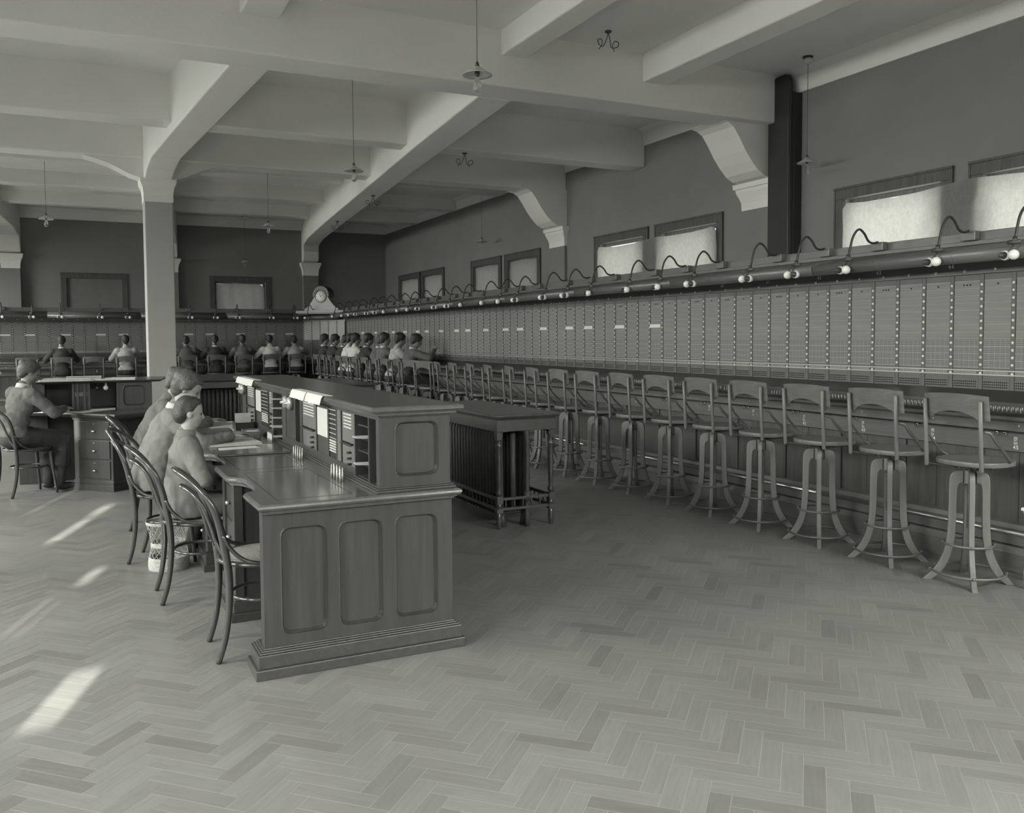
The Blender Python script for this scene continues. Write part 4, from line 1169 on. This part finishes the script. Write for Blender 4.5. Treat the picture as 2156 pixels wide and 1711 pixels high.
# ------------------------------------------------------------------ bentwood chairs (face +x)
def make_bent():
    t = thing('bentwood_chair', '', 'chair')
    def mir(f):
        l = f(1); r = f(-1); return l, r
    L_ = [(-.246,.165,0),(-.212,.168,.12),(-.193,.17,.28),(-.196,.172,.44),(-.222,.182,.60),(-.248,.19,.70),(-.285,.178,.78),(-.345,.12,.85),(-.390,.055,.885)]
    pts = L_ + [(-.402,0,.893)] + [(x,-y,z) for x, y, z in reversed(L_)]
    h = MB(); P_ = bez(pts, 5); n_ = len(P_)
    h.tube(P_, [.0130+.0055*math.exp(-((min(i, n_-1-i)-17)/11.0)**2) for i in range(n_)], 10); h.build('back_hoop', M['bent'], t)
    I_ = [(-.205,.165,.485),(-.240,.135,.56),(-.262,.12,.64),(-.300,.105,.74),(-.345,.065,.795)]
    h = MB(); h.tube(bez(I_+[(-.378,0,.813)]+[(x,-y,z) for x, y, z in reversed(I_)], 5), .0105, 8); h.build('inner_hoop', M['bent'], t)
    for s in (1,-1):
        b = MB(); b.tube(bez([(-.218,s*.192,.60),(-.182,s*.195,.53),(-.12,s*.205,.475),(-.03,s*.222,.455),(.06,s*.222,.452)], 5), .0095, 8); b.build('hip_brace', M['bent'], t)
        l = MB(); l.tube(bez([(.145,s*.135,.435),(.158,s*.145,.25),(.185,s*.165,0)], 5), [.0165]*6+[.012]*5, 10); l.build('front_leg', M['bent'], t)
    r = MB(); r.tube([(.205*math.cos(a), .205*math.sin(a), .448) for a in [2*PI*q/36 for q in range(36)]], .013, 8, closed=True, ry=.021, up=(0,0,1)); r.build('seat_ring', M['bent'], t)
    r = MB(); r.tube([(.155*math.cos(a)-.005, .165*math.sin(a), .27) for a in [2*PI*q/36 for q in range(36)]], .0085, 8, closed=True); r.build('leg_ring', M['bent'], t)
    # woven cane: two directions of strips plus diagonals
    c = MB(); R = .185
    for q in range(-12, 13):
        y = q*.0148; e = math.sqrt(max(0, R*R-y*y))
        if e > .01:
            c.box(-e, e, y-.0042, y+.0042, .4555, .457); c.box(y-.0042, y+.0042, -e, e, .457, .4585)
    for q in range(-9, 10):
        d = q*.0205; e = math.sqrt(max(0, R*R-d*d))
        for s in (1,-1):
            c.xf = Matrix.Rotation(s*PI/4, 4, 'Z')
            c.box(-e, e, d-.0022, d+.0022, .4585, .4592)
    c.xf = None
    ring = [(.188*math.cos(a), .188*math.sin(a)) for a in [2*PI*q/36 for q in range(36)]]
    c.lathe([(.205,.452),(.20,.459),(.183,.4605),(.181,.455)], 36)
    c.build('cane_seat', M['cane'], t)
    return t
ch = make_bent(); ch.location = (.79,4.35,0); tag(ch, 'empty dark bentwood chair with cane seat tucked under the near desk recess', 'chair', 'bentwood chairs at the long desk')
dup(ch, (.63,5.43,0), .02, 'dark bentwood chair on which the boy in grey knit sits', 'bentwood chairs at the long desk')
dup(ch, (.55,6.42,0), -.33, 'dark bentwood chair under the adult in the grey coat', 'bentwood chairs at the long desk')
dup(ch, (.59,7.58,0), -.1, 'dark bentwood chair farthest along the desk, under the farthest sitter', 'bentwood chairs at the long desk')
dup(ch, (-.46,9.75,0), .5, 'dark chair of the woman seated at the corner desk on the left', 'chairs elsewhere')

# ------------------------------------------------------------------ wicker basket
def basket():
    t = thing('wastebasket', 'pale wicker wastebasket on the floor behind the bentwood chairs', 'basket', (.50,6.12,0))
    def rad(z): return .118+.012*math.cos((z-.03)*PI/.15*1.0)+(z-.15)*.04
    H = .315
    for nm, (z0, z1), st in (('rim',(.298,.315),.006),('middle_band',(.150,.178),.0055),('base_band',(.0,.085),.0055)):
        m_ = MB(); z = z0+.004
        while z < z1:
            m_.tube([(rad(z)*math.cos(a)*(1+.006*math.sin(a*24)), rad(z)*math.sin(a)*(1+.006*math.sin(a*24)), z+.0008*math.sin(a*24)) for a in [2*PI*q/72 for q in range(72)]], .0036, 5, closed=True); z += st
        m_.build(nm, M['wicker'], t)
    m_ = MB()
    for (z0, z1) in ((.08,.152),(.176,.30)):
        for s in (1,-1):
            for q in range(20):
                a0 = 2*PI*q/20; tw = s*(.75 if z0 > .1 else .5)
                m_.tube([((rad(z0+(z1-z0)*k/6)+s*.001)*math.cos(a0+tw*k/6), (rad(z0+(z1-z0)*k/6)+s*.001)*math.sin(a0+tw*k/6), z0+(z1-z0)*k/6) for k in range(7)], .0017, 4, caps=False)
    m_.build('lattice', M['wicker'], t)
    m_ = MB(); m_.lathe([(.118,.002),(.118,.008)], 24); m_.build('bottom', M['wicker'], t)
basket()

# ------------------------------------------------------------------ people
def cap(mb, p0, r0, p1, r1, n=12, flat=1):
    p0, p1 = Vector(p0), Vector(p1); mb.ball(p0, r0, n); mb.ball(p1, r1, n); mb.tube([p0, p0.lerp(p1,.5), p1], [r0,(r0+r1)/2,r1], n)
def ell(mb, c, rx, ry, rz, rot=None, n=20):
    old = mb.xf
    m_ = Matrix.Translation(Vector(c))
    if rot is not None: m_ = m_ @ rot
    mb.xf = (old @ m_) if old else m_
    mb.ball((0,0,0), 1.0, n, sx=rx, sy=ry, sz=rz); 
    mb.xf = old
def fuse(mb, name, mats, voxel, parent=None, smooth=4, disp=0, seed=0):
    o = mb.build('tmp', mats)
    r = o.modifiers.new('r', 'REMESH'); r.mode = 'VOXEL'; r.voxel_size = voxel
    s = o.modifiers.new('s', 'SMOOTH'); s.iterations = smooth; s.factor = .5
    if disp:
        tx = bpy.data.textures.new('folds', 'CLOUDS'); tx.noise_scale = .055; tx.noise_depth = 2
        d = o.modifiers.new('d', 'DISPLACE'); d.texture = tx; d.strength = disp; d.mid_level = .5
    dg = bpy.context.evaluated_depsgraph_get(); dg.update()
    me = bpy.data.meshes.new_from_object(o.evaluated_get(dg)); bpy.data.objects.remove(o)
    for p in me.polygons: p.use_smooth = True
    me.name = name
    if not me.materials: me.materials.append(mats)
    q = bpy.data.objects.new(name, me); COL.objects.link(q)
    if parent: q.parent = parent
    return q
def ik(a, b, l1, l2, pole):
    a, b, pole = Vector(a), Vector(b), Vector(pole); d = b-a; D = min(d.length, (l1+l2)*.995); d.normalize()
    x = (l1*l1-l2*l2+D*D)/(2*D); h = math.sqrt(max(0, l1*l1-x*x)); w = pole - d*pole.dot(d); w.normalize()
    return a+d*x+w*h, a+d*D
def hand(mb, wrist, d, down, s, side, curl=.5):
    d = Vector(d).normalized(); down = Vector(down); down = (down-d*down.dot(d)).normalized(); lat = d.cross(down)*side   # thumb side
    w = Vector(wrist)
    palm = w+d*.045*s
    R = Matrix((d, lat, down)).transposed().to_4x4()
    ell(mb, palm, .048*s, .040*s, .015*s, R, 12)
    for k, (off, ln) in enumerate(((.028,.068),(.010,.078),(-.009,.072),(-.027,.056))):
        p = w+d*.082*s+lat*off*s; dd = d.copy(); a = curl*(.5+.08*k)
        for q in range(3):
            dd = (dd*math.cos(a)+down*math.sin(a)).normalized(); l = ln*s*(.45,.32,.23)[q]; e = p+dd*l
            cap(mb, p, .0085*s*(1-.1*q), e, .0085*s*(.92-.1*q), 8); p = e; a = curl*.55; 
            dd = dd
            down_ = down
    p = w+d*.02*s+lat*.030*s; dd = (d*.75+lat*.6+down*.25).normalized()
    e = p+dd*.042*s; cap(mb, p, .012*s, e, .010*s, 8); dd = (d*.95+lat*.15+down*.3).normalized(); cap(mb, e, .010*s, e+dd*.032*s, .008*s, 8)
def make_person(name, label, s, hs, lean, nod, hands, kn, foot, mats, vox=.012, hyaw=0, hair='bun', collar=True, feet=True, loc=(0,0,0), rz=0, group=None, bust=0, htilt=0):
    """Local frame: facing +x, seat surface at z=hs."""
    t = thing(name, label, 'person', loc, rz, group)
    jm, tm, hm = mats
    H = Vector((0,0,hs+.10*s)); sp = Vector((math.sin(lean),0,math.cos(lean)))
    W_ = H+sp*.17*s-Vector((.015*s,0,0)); C_ = H+sp*.33*s; N_ = H+sp*.49*s; n2 = Vector((math.sin(lean*.6+nod*.5),0,math.cos(lean*.6+nod*.5)))
    HC = N_+n2*.165*s+Vector((.012*s,0,0))
    Rl = Matrix.Rotation(lean, 4, 'Y')
    RH = Matrix.Translation(HC) @ Matrix.Rotation(hyaw, 4, 'Z') @ Matrix.Rotation(nod, 4, 'Y') @ Matrix.Rotation(htilt, 4, 'X') @ Matrix.Scale(s, 4)
    sh = [N_-sp*.055*s+Vector((0,y*.165*s,0)) for y in (1,-1)]
    arms = []
    for k, y in enumerate((1,-1)):
        e, w = ik(sh[k], hands[k], .275*s, .245*s, (-.15, y*.75, -.6)); arms.append((sh[k], e, w))
    legs = []
    for k, y in enumerate((1,-1)):
        hj = H+Vector((.02,y*.085*s,-.01)); knee = Vector((kn[0]*s, y*kn[1], hs+kn[2])); an = Vector((foot[0], y*foot[1], foot[2])); legs.append((hj, knee, an))
    # ---- body
    b = MB()
    ell(b, H, .115*s, .155*s, .11*s); ell(b, W_, .095*s, .125*s, .12*s, Rl); ell(b, C_, .105*s, .15*s, .15*s, Rl); ell(b, N_-sp*.05*s, .07*s, .155*s, .055*s, Rl)
    cap(b, N_-sp*.03*s, .056*s, HC-n2*.06*s, .05*s)
    for a_, e, w in arms:
        cap(b, a_, .052*s, e, .038*s); cap(b, e, .038*s, w, .025*s)
    for k, (a_, e, w) in enumerate(arms):
        dn = Vector((0,0,-1)) if abs((w-e).normalized().z) < .9 else Vector((1,0,0))
        hand(b, w, (w-e), dn, s, 1 if k == 0 else -1, .5)
    for hj, kn_, an in legs:
        cap(b, hj, .082*s, kn_, .055*s); cap(b, kn_, .055*s, an, .035*s); 
    # head
    b.xf = RH
    ell(b, (-.008,0,.030), .094, .074, .090); ell(b, (.028,0,-.015), .062, .058, .075); ell(b, (.048,0,-.072), .034, .036, .032)
    ell(b, (.06,0,.028), .026, .052, .022)                       # brow
    b.tube([(.078,0,.022),(.094,0,-.004),(.103,0,-.020),(.088,0,-.028)], [.008,.010,.0125,.008], 8)
    ell(b, (.082,0,-.046), .010, .020, .006); ell(b, (.079,0,-.055), .010, .018, .006)
    ell(b, (.060,.028,-.01), .022, .018, .02); ell(b, (.060,-.028,-.01), .022, .018, .02)
    for y in (1,-1):
        ell(b, (-.005,y*.073,-.005), .018, .008, .030); 
    b.xf = None
    fuse(b, 'body', M['skin'], vox, t, 2)
    ey = MB(); ey.xf = RH
    for y in (1,-1): ey.ball((.070,y*.030,.008), .0125, 10)
    ey.build('eyes', M['eye'], t)
    # ---- hair
    h = MB(); h.xf = RH
    if hair == 'short':
        ell(h, (-.022,0,.046), .094, .079, .084); ell(h, (-.055,0,.0), .062, .074, .085); ell(h, (.012,0,.090), .064, .062, .032)
        ell(h, (-.012,.067,.03), .03, .015, .04); ell(h, (-.012,-.067,.03), .03, .015, .04)
    else:
        ell(h, (-.024,0,.044), .098, .086, .088); ell(h, (-.055,0,.01), .066, .078, .085); ell(h, (.018,0,.086), .062, .066, .030)
        ell(h, (-.090,0,.055), .045, .05, .045); ell(h, (-.058,0,-.045), .042, .056, .045); ell(h, (-.015,.070,.02), .04, .018, .042); ell(h, (-.015,-.070,.02), .04, .018, .042)
    h.xf = None
    o = fuse(h, 'hair', hm, max(vox, .008), t, 2, .012)
    # ---- upper garment
    j = MB(); e_ = .014
    ell(j, H+Vector((0,0,.01)), .12*s+e_, .155*s+e_, .11*s+e_); ell(j, W_, .098*s+e_, .128*s+e_, .13*s, Rl); ell(j, C_, .108*s+e_+bust, .152*s+e_, .155*s, Rl); ell(j, N_-sp*.05*s, .07*s+e_, .158*s+e_, .055*s+e_, Rl)
    cap(j, N_-sp*.04*s, .062*s+.006, N_+sp*.035*s, .05*s+.006)
    if bust: j.tube([C_, W_, H, H-Vector((0,0,.07))], [(.12+bust)*s,(.135+bust)*s,(.15+bust)*s,(.16+bust)*s], 20, ry=[.165*s,.175*s,.19*s,.20*s], up=(1,0,0))
    for a_, e, w in arms:
        cap(j, a_, .058*s+e_, e, .047*s+e_*.8); cap(j, e, .047*s+e_*.8, w-(w-e).normalized()*.01, .031*s+.008)
    o = fuse(j, 'jacket', jm, max(.010, vox), t, 3, .018 if vox < .012 else .010)
    # ---- lower garment
    g = MB()
    ell(g, H-Vector((0,0,.02)), .13*s+e_, .165*s+e_, .10*s)
    for hj, kn_, an in legs:
        cap(g, hj, .09*s+.006, kn_, .066*s+.004); cap(g, kn_, .066*s+.004, an, .05*s+.004)
    if hair != 'short':
        g.tube([H+Vector((.05,0,-.02)), Vector(((legs[0][1].x),0,hs+.02)), Vector((legs[0][2].x*.7+legs[0][1].x*.3,0,(legs[0][2].z+hs)*.45))], [.13,.13,.13], 12, ry=[.16,.18,.19])
    o = fuse(g, 'trousers' if hair == 'short' else 'skirt', tm, max(.014, vox), t, 3, .012)
    f = MB()
    for hj, kn_, an in legs:
        ell(f, an+Vector((.06*s,0,-.045)), .12*s, .042*s, .038*s); ell(f, an+Vector((0,0,-.02)), .045*s, .042*s, .05*s)
    f.build('shoes', M['leather'], t)
    if collar:
        c = MB(); cc = N_+sp*.022*s
        c.xf = Matrix.Translation(cc) @ Rl
        c.lathe([(.068*s,-.02),(.070*s,-.016),(.062*s,.022),(.056*s,.024),(.058*s,-.01)], 20); c.build('collar', M['c_collar'] if collar is True else collar, t)
    return t

SH = .745
# three at the long desk
make_person('person','person, boy with short dark hair in a grey knit jacket, seated nearest at the desk', .80, .462, .02, .18,
    [(.20,.10,.70),(.19,-.06,.69)], (.40,.08,.06), (.33,.07,.09), (M['c_sweater'],M['c_grey'],M['hair_d']), .0065, 0, 'short', M['c_sweater'], bust=.001, loc=(.545,5.43,0), rz=.0)
make_person('person','person in a light grey coat leaning over the desk papers behind the boy', .97, .462, .30, .55,
    [(.50,.22,.815),(.50,-.12,.83)], (.36,.09,.05), (.22,.09,.09), (M['c_coat'],M['c_dark'],M['hair_m']), .0075, -.1, 'bun', True, bust=.012, loc=(.45,6.45,0), rz=-.12)
make_person('person','person in a darker jacket writing at the desk, farthest of the three', .97, .462, .36, .6,
    [(.50,.20,.815),(.48,-.05,.82)], (.34,.09,.05), (.2,.09,.09), (M['c_grey'],M['c_dark'],M['hair_m']), .0085, -.1, 'bun', False, bust=.005, loc=(.47,7.56,0), rz=-.03)
make_person('person','person in a dark dress with white collar at the corner desk, far left', .97, .47, .18, .5,
    [(.42,.20,.82),(.42,-.12,.82)], (.42,.1,.06), (.36,.1,.09), (M['c_grey'],M['c_dark'],M['hair_m']), .010, -.2, 'bun', True, loc=(-.56,9.66,0), rz=.55)
# operators: three prototypes, then recoloured copies
pa = dict(hs=SH, kn=(.42,.10,.03), foot=(.36,.10,.36), mats=(M['c_light'],M['c_dark'],M['hair_d']), vox=.014, hair='bun', collar=True)
protos = [make_person('person','', .97, lean=.20, nod=.35, hands=[(.42,.18,1.12),(.44,-.15,1.10)], **pa),
          make_person('person','', .97, lean=.32, nod=.45, hands=[(.48,.20,1.08),(.46,-.20,1.30)], **pa),
          make_person('person','', .97, lean=.10, nod=.15, hands=[(.40,.16,1.10),(.45,-.18,1.25)], **pa)]
used = [False]*3
def op(pi, loc, rz, mat, label, group, collar=True):
    if not used[pi]: o = protos[pi]; o.location = loc; o.rotation_euler = (0,0,rz); tag(o, label, 'person', group); used[pi] = True
    else: o = dup(protos[pi], loc, rz, label, group)
    for c in o.children:
        b = c.name.split('.')[0]
        if b == 'jacket': c.material_slots[0].link = 'OBJECT'; c.material_slots[0].material = M[mat]
        if b == 'collar' and not collar: c.material_slots[0].link = 'OBJECT'; c.material_slots[0].material = M[mat]
    return o
g1 = 'operators at the long switchboard'
R_ = [(17,1,'c_grey','person, operator in grey with white collar bending forward, nearest of the long row'),(18,0,'c_light','person, operator in a light blouse, second of the long row'),(19,2,'c_grey','person, operator in mid grey with white collar, third of the long row'),(20,1,'c_grey','person, operator in grey leaning forward, fourth of the long row'),(21,0,'c_dark','person, operator in dark dress just right of the white-bloused pair'),(22,2,'c_white','person, operator in white blouse, right one of the white-bloused pair'),(23,0,'c_white','person, operator in white blouse, left one of the white-bloused pair'),(24,1,'c_dark','person, operator in dark dress just left of the white-bloused pair'),(25,0,'c_dark','person, operator in dark dress with white collar, second from the corner'),(26,2,'c_dark','person, operator in dark dress with white collar, nearest the corner board')]
for k, p_, m_, lab in R_: op(p_, (4.80,3.50+.602*k,0), 0, m_, lab, g1, m_ not in ('c_white','c_light'))
g2 = 'operators at the far switchboard'
for X, p_, m_, lab in [(-.30,0,'c_dark','person, operator in a dark blouse at the far board, leftmost'),(.91,2,'c_light','person, operator in a light blouse at the far board, left of the column'),(2.13,1,'c_grey','person, operator in grey at the far board, just right of the column'),(2.73,0,'c_dark','person, operator in a dark dress with white collar below the far window'),(3.31,2,'c_grey','person, operator in a grey blouse below the right part of the far window'),(3.92,0,'c_white','person, operator in a white blouse at the far board'),(4.49,1,'c_light','person, operator in a pale blouse nearest the clock corner on the far board')]:
    op(p_, (X,20.31,0), PI/2, m_, lab, g2, m_ == 'c_dark')

# ------------------------------------------------------------------ corner desk at left
cd = thing('corner_desk', 'dark polygonal desk with three-drawer pedestal and a raised back, at the left', 'desk', (0,0,0))
slab([(.03,.725),(.02,.735),(.008,.745),(.0,.758),(.004,.770),(.012,.775)], [(.30,9.30),(.66,9.50),(.82,10.0),(.82,10.62),(-.62,10.62),(-.62,10.32),(-.25,10.05),(-.14,9.83)], 'desktop', M['cover'], cd)
A_ = Vector((-.06,9.83)); B_ = Vector((.28,9.46)); dr = (B_-A_).normalized(); nn = Vector((dr.y,-dr.x))*1.0; ln = (B_-A_).length
ang = math.atan2(dr.y, dr.x)
p = MB(Matrix.Translation((A_.x,A_.y,0)) @ Matrix.Rotation(ang, 4, 'Z'))
p.box(0, ln, 0, .36, .0, .73); p.box(-.015, ln+.015, -.015, .3, 0, .06); p.box(-.008, ln+.008, -.008, .3, .06, .10); p.box(-.005, ln+.005, -.012, .3, .70, .728)
M['darkdesk'] = wood('dark_desk_oak', .05, .35, 'z', .2, 8)
p.build('pedestal', M['darkdesk'], cd, bevel=.004)
for z0, z1 in ((.12,.30),(.315,.50),(.515,.69)):
    d_ = MB(Matrix.Translation((A_.x,A_.y,0)) @ Matrix.Rotation(ang, 4, 'Z')); d_.box(.06, ln-.03, -.012, .01, z0, z1); dw = d_.build('drawer', M['darkdesk'], cd, bevel=.004)
    k = MB(Matrix.Translation((A_.x,A_.y,0)) @ Matrix.Rotation(ang, 4, 'Z') @ Matrix.Translation((ln*.55,-.014,(z0+z1)/2-.01)) @ Matrix.Rotation(PI/2, 4, 'X'))
    k.lathe([(.004,0),(.026,.002),(.024,.012),(.012,.02),(.002,.021)], 14, sy=.55); k.build('cup_pull', M['brass'], dw)
    k = MB(Matrix.Translation((A_.x,A_.y,0)) @ Matrix.Rotation(ang, 4, 'Z') @ Matrix.Translation((ln*.55,-.013,z1-.025)) @ Matrix.Rotation(PI/2, 4, 'X'))
    k.lathe([(.007,0),(.006,.003)], 10); k.build('keyhole', M['brass'], dw)
p = MB(); p.box(.42,.74,9.75,10.55,0,.73); p.box(-.58,-.3,10.38,10.58,0,.73); p.box(-.58,.74,10.5,10.58,0,.73)
p.box(.40,.76,9.72,10.57,0,.06); p.build('side_pedestal', M['darkdesk'], cd, bevel=.004)
# raised back with compartments
b = MB(); bx0, bx1, by0, by1, bz = -.34, .69, 10.0, 10.5, 1.055
b.box(bx0,bx1,by1-.02,by1,.775,bz); b.box(bx0,bx0+.03,by0,by1,.775,bz); b.box(bx1-.03,bx1,by0,by1,.775,bz)
for x in (-.055,-.015,.05,.09,.36): b.box(x-.012,x+.012,by0,by1-.02,.775,bz)
up = b.build('raised_back', M['darkdesk'], cd, bevel=.003)
b = MB(); panel_frame(b, .372, bx1-.03, .775, bz, by0+.004, [(.41,.62,.81,1.02)], .012); b.build('door_panel', M['darkdesk'], up)
b = MB(); b.box(-.043,.078,by0+.01,by0+.02,.775,bz,0)
for z in (.935,.955): 
    b.box(-.04,.075,by0+.006,by0+.01,z,z+.003,1)
    for q in range(10): b.box(-.036+q*.011,-.032+q*.011,by0+.004,by0+.01,z-.012,z-.003,1)
b.build('key_panel', [M['black'],M['paper2']], up)
for x in (.17,.25):
    b = MB(); b.ball((x,by0+.06,1.00), .026, 14); b.tube([(x,by0+.06,1.02),(x,by0+.06,1.055)], .01, 8); b.build('small_lamp', M['white_glass'] if x > .2 else M['black'], up)
slab([(.02,bz),(.01,bz+.006),(.0,bz+.014),(.004,bz+.024)], [(bx0-.06,by0-.06),(bx1+.10,by0-.04),(bx1+.22,by1+.2),(bx0-.06,by1+.3)], 'back_top', M['cover'], up)
zt = bz+.0245
for i_, (x, y, w_, l_, h_, r_, m_, lab) in enumerate([(-.24,10.02,.24,.16,.012,.1,'paper','thin white pad at the left end of the raised desk top'),(-.20,10.25,.26,.2,.02,-.1,'paper2','grey folder behind the white pad on the raised desk top'),(.0,10.04,.22,.17,.022,.05,'paper','thick white book on the raised desk top, second from left'),(.05,10.40,.34,.22,.03,.0,'paper2','grey ledger at the back of the raised desk top'),(.23,10.02,.2,.15,.012,-.05,'paper','white papers in the middle of the raised desk top front edge'),(.42,10.03,.24,.17,.024,-.12,'paper','thick white book right of the middle on the raised desk top'),(.40,10.30,.3,.2,.012,.1,'paper2','flat grey papers at the right back of the raised desk top')]):
    book('book', lab, 'book', x, y, zt, w_, l_, h_, r_, m_, m_, 'books and papers on the corner desk')
sheet('hanging_papers', 'white papers sticking out over the front edge of the raised desk top', 'paper', [(-.38,9.90),(-.05,9.89),(-.05,9.97),(-.38,9.98)], zt, .006, 'paper')
sheet('hanging_papers', 'second white papers projecting over the raised desk top edge', 'paper', [(-.04,9.885),(.13,9.89),(.15,9.97),(-.04,9.97)], zt, .006, 'paper')
sheet('loose_sheet', 'large white sheet on the corner desk below the raised back', 'paper', [(-.13,9.86),(.03,9.64),(.28,9.92),(.10,9.97)], .7755, .003, 'paper')
sheet('loose_sheet', 'papers lying in front of the dark compartment of the corner desk', 'paper', [(.10,9.99),(.33,9.98),(.34,10.12),(.11,10.12)], .7755, .010, 'paper2')
sheet('loose_sheet', 'papers lying in the left compartment of the corner desk', 'paper', [(-.30,10.03),(-.09,10.02),(-.09,10.15),(-.30,10.15)], .7755, .012, 'paper2')
# small pale stand at the plinth, cut by the right edge
t = thing('plinth_stand', 'small white-topped stand at the switchboard foot, cut by the right edge', 'stand', (5.04,3.11,0))
b = MB(); b.box(-.10,.10,-.16,.16,.46,.48); b.box(-.09,.09,-.15,.15,.445,.46); b.build('top', M['dot'], t, bevel=.006)
for x in (-.075,.075):
    for y in (-.13,.13): b = MB(); b.lathe([(.012,0),(.016,.1),(.010,.2),(.018,.24),(.011,.28),(.016,.445)], 10, (x,y,0)); b.build('leg', M['dot'], t)
LP_LEFT=[640,560,430,450,490,510]; LP_BACK=[220,220,560]; EXPO=0.0

# ------------------------------------------------------------------ lights, camera, world
wall('wall_left', [(LX-.25,LX,BY-.2,FY+.2,0,CZ)], M['wall'])
# back wall (behind the camera) with narrow gaps that let the sun through
SUN = Vector((.30,.945,-.262)).normalized()
def to_wall(x, y):
    t = (y-BY)/SUN.y
    return (x-SUN.x*t, -SUN.z*t)
patches = [((-.469,8.50),(.69,12.15),.022),((.53,11.6),(.80,12.45),.055),((-.44,8.30),(.06,9.7),.012),((-.20,7.3),(.02,8.15),.09),((.07,8.25),(.22,8.75),.10),((-.02,5.96),(.09,6.36),.085),((-.42,5.08),(-.15,5.74),.02),((-.36,5.0),(-.12,5.62),.015),((-.17,3.8),(-.02,4.40),.14)]
holes = []
for (x0,y0),(x1,y1),w in patches:
    a = to_wall(x0,y0); b = to_wall(x1,y1)
    cx = (a[0]+b[0])/2; holes.append((cx-w/2, cx+w/2, min(a[1],b[1]), max(a[1],b[1])))
def wall_back():
    xs = sorted(set([LX-.2, WX_+.2]+[h[0] for h in holes]+[h[1] for h in holes])); zs = sorted(set([0,CZ]+[h[2] for h in holes]+[h[3] for h in holes]))
    mb = MB()
    for i in range(len(xs)-1):
        for j in range(len(zs)-1):
            cx = (xs[i]+xs[i+1])/2; cz = (zs[j]+zs[j+1])/2
            if any(h[0] < cx < h[1] and h[2] < cz < h[3] for h in holes): continue
            mb.box(xs[i], xs[i+1], BY-.03, BY, zs[j], zs[j+1])
    struct(mb.build('wall_back', M['wall']))
wall_back()
def area(name, loc, rot, sx, sy, power, col=(.99,1,.91)):
    l = bpy.data.lights.new(name, 'AREA'); l.shape = 'RECTANGLE'; l.size = sx; l.size_y = sy; l.energy = power; l.color = col
    o = bpy.data.objects.new(name, l); COL.objects.link(o); o.location = loc; o.rotation_euler = rot; return o
# daylight of the tall left-hand windows and of the windows behind the camera
for i, y in enumerate((.5,4.5,8.5,12.5,16.5,20.5)):
    area('window_light_left', (LX+.05,y,2.6), (0,-PI/2+.8,0), 2.2, 2.2, LP_LEFT[i]).data.spread = 2.2
for i, x in enumerate((-3,1.5,5.2)):
    area('window_light_back', (x,BY+.15,2.9), (PI/2-1.0,0,0), 2.4, 2.0, LP_BACK[i]).data.spread = 2.1
s = bpy.data.lights.new('sun', 'SUN'); s.energy = 32; s.angle = math.radians(.35); s.color = (1,.99,.88)
so = bpy.data.objects.new('sun', s); COL.objects.link(so); so.rotation_euler = SUN.to_track_quat('-Z','Y').to_euler()
w = bpy.data.worlds.new('world'); SC.world = w; w.use_nodes = True
w.node_tree.nodes['Background'].inputs['Color'].default_value = (.8,.82,.75,1); w.node_tree.nodes['Background'].inputs['Strength'].default_value = .3

cam = bpy.data.cameras.new('camera'); co = bpy.data.objects.new('camera', cam); COL.objects.link(co); SC.camera = co
F_ = 1850.; yaw = math.atan(913/1850.); tilt = math.atan(91/1850.); roll = .0065
fw = Vector((math.sin(yaw)*math.cos(tilt), math.cos(yaw)*math.cos(tilt), -math.sin(tilt)))
r0 = Vector((math.cos(yaw), -math.sin(yaw), 0)); u0 = r0.cross(fw)
rr = r0*math.cos(roll) - u0*math.sin(roll); uu = rr.cross(fw)
mt = Matrix((rr, uu, -fw)).transposed().to_4x4(); mt.translation = Vector((0,0,1.5)); co.matrix_world = mt
cam.sensor_fit = 'HORIZONTAL'; cam.sensor_width = 36; cam.lens = 36*F_/2156; cam.shift_y = (800-855.5)/2156
cam.clip_start = .05; cam.clip_end = 100
vs_ = SC.view_settings; vs_.view_transform = 'Standard'; vs_.look = 'None'; vs_.exposure = EXPO; vs_.gamma = 1; vs_.use_curve_mapping = False
SC.cycles.max_bounces = 8; SC.cycles.diffuse_bounces = 5
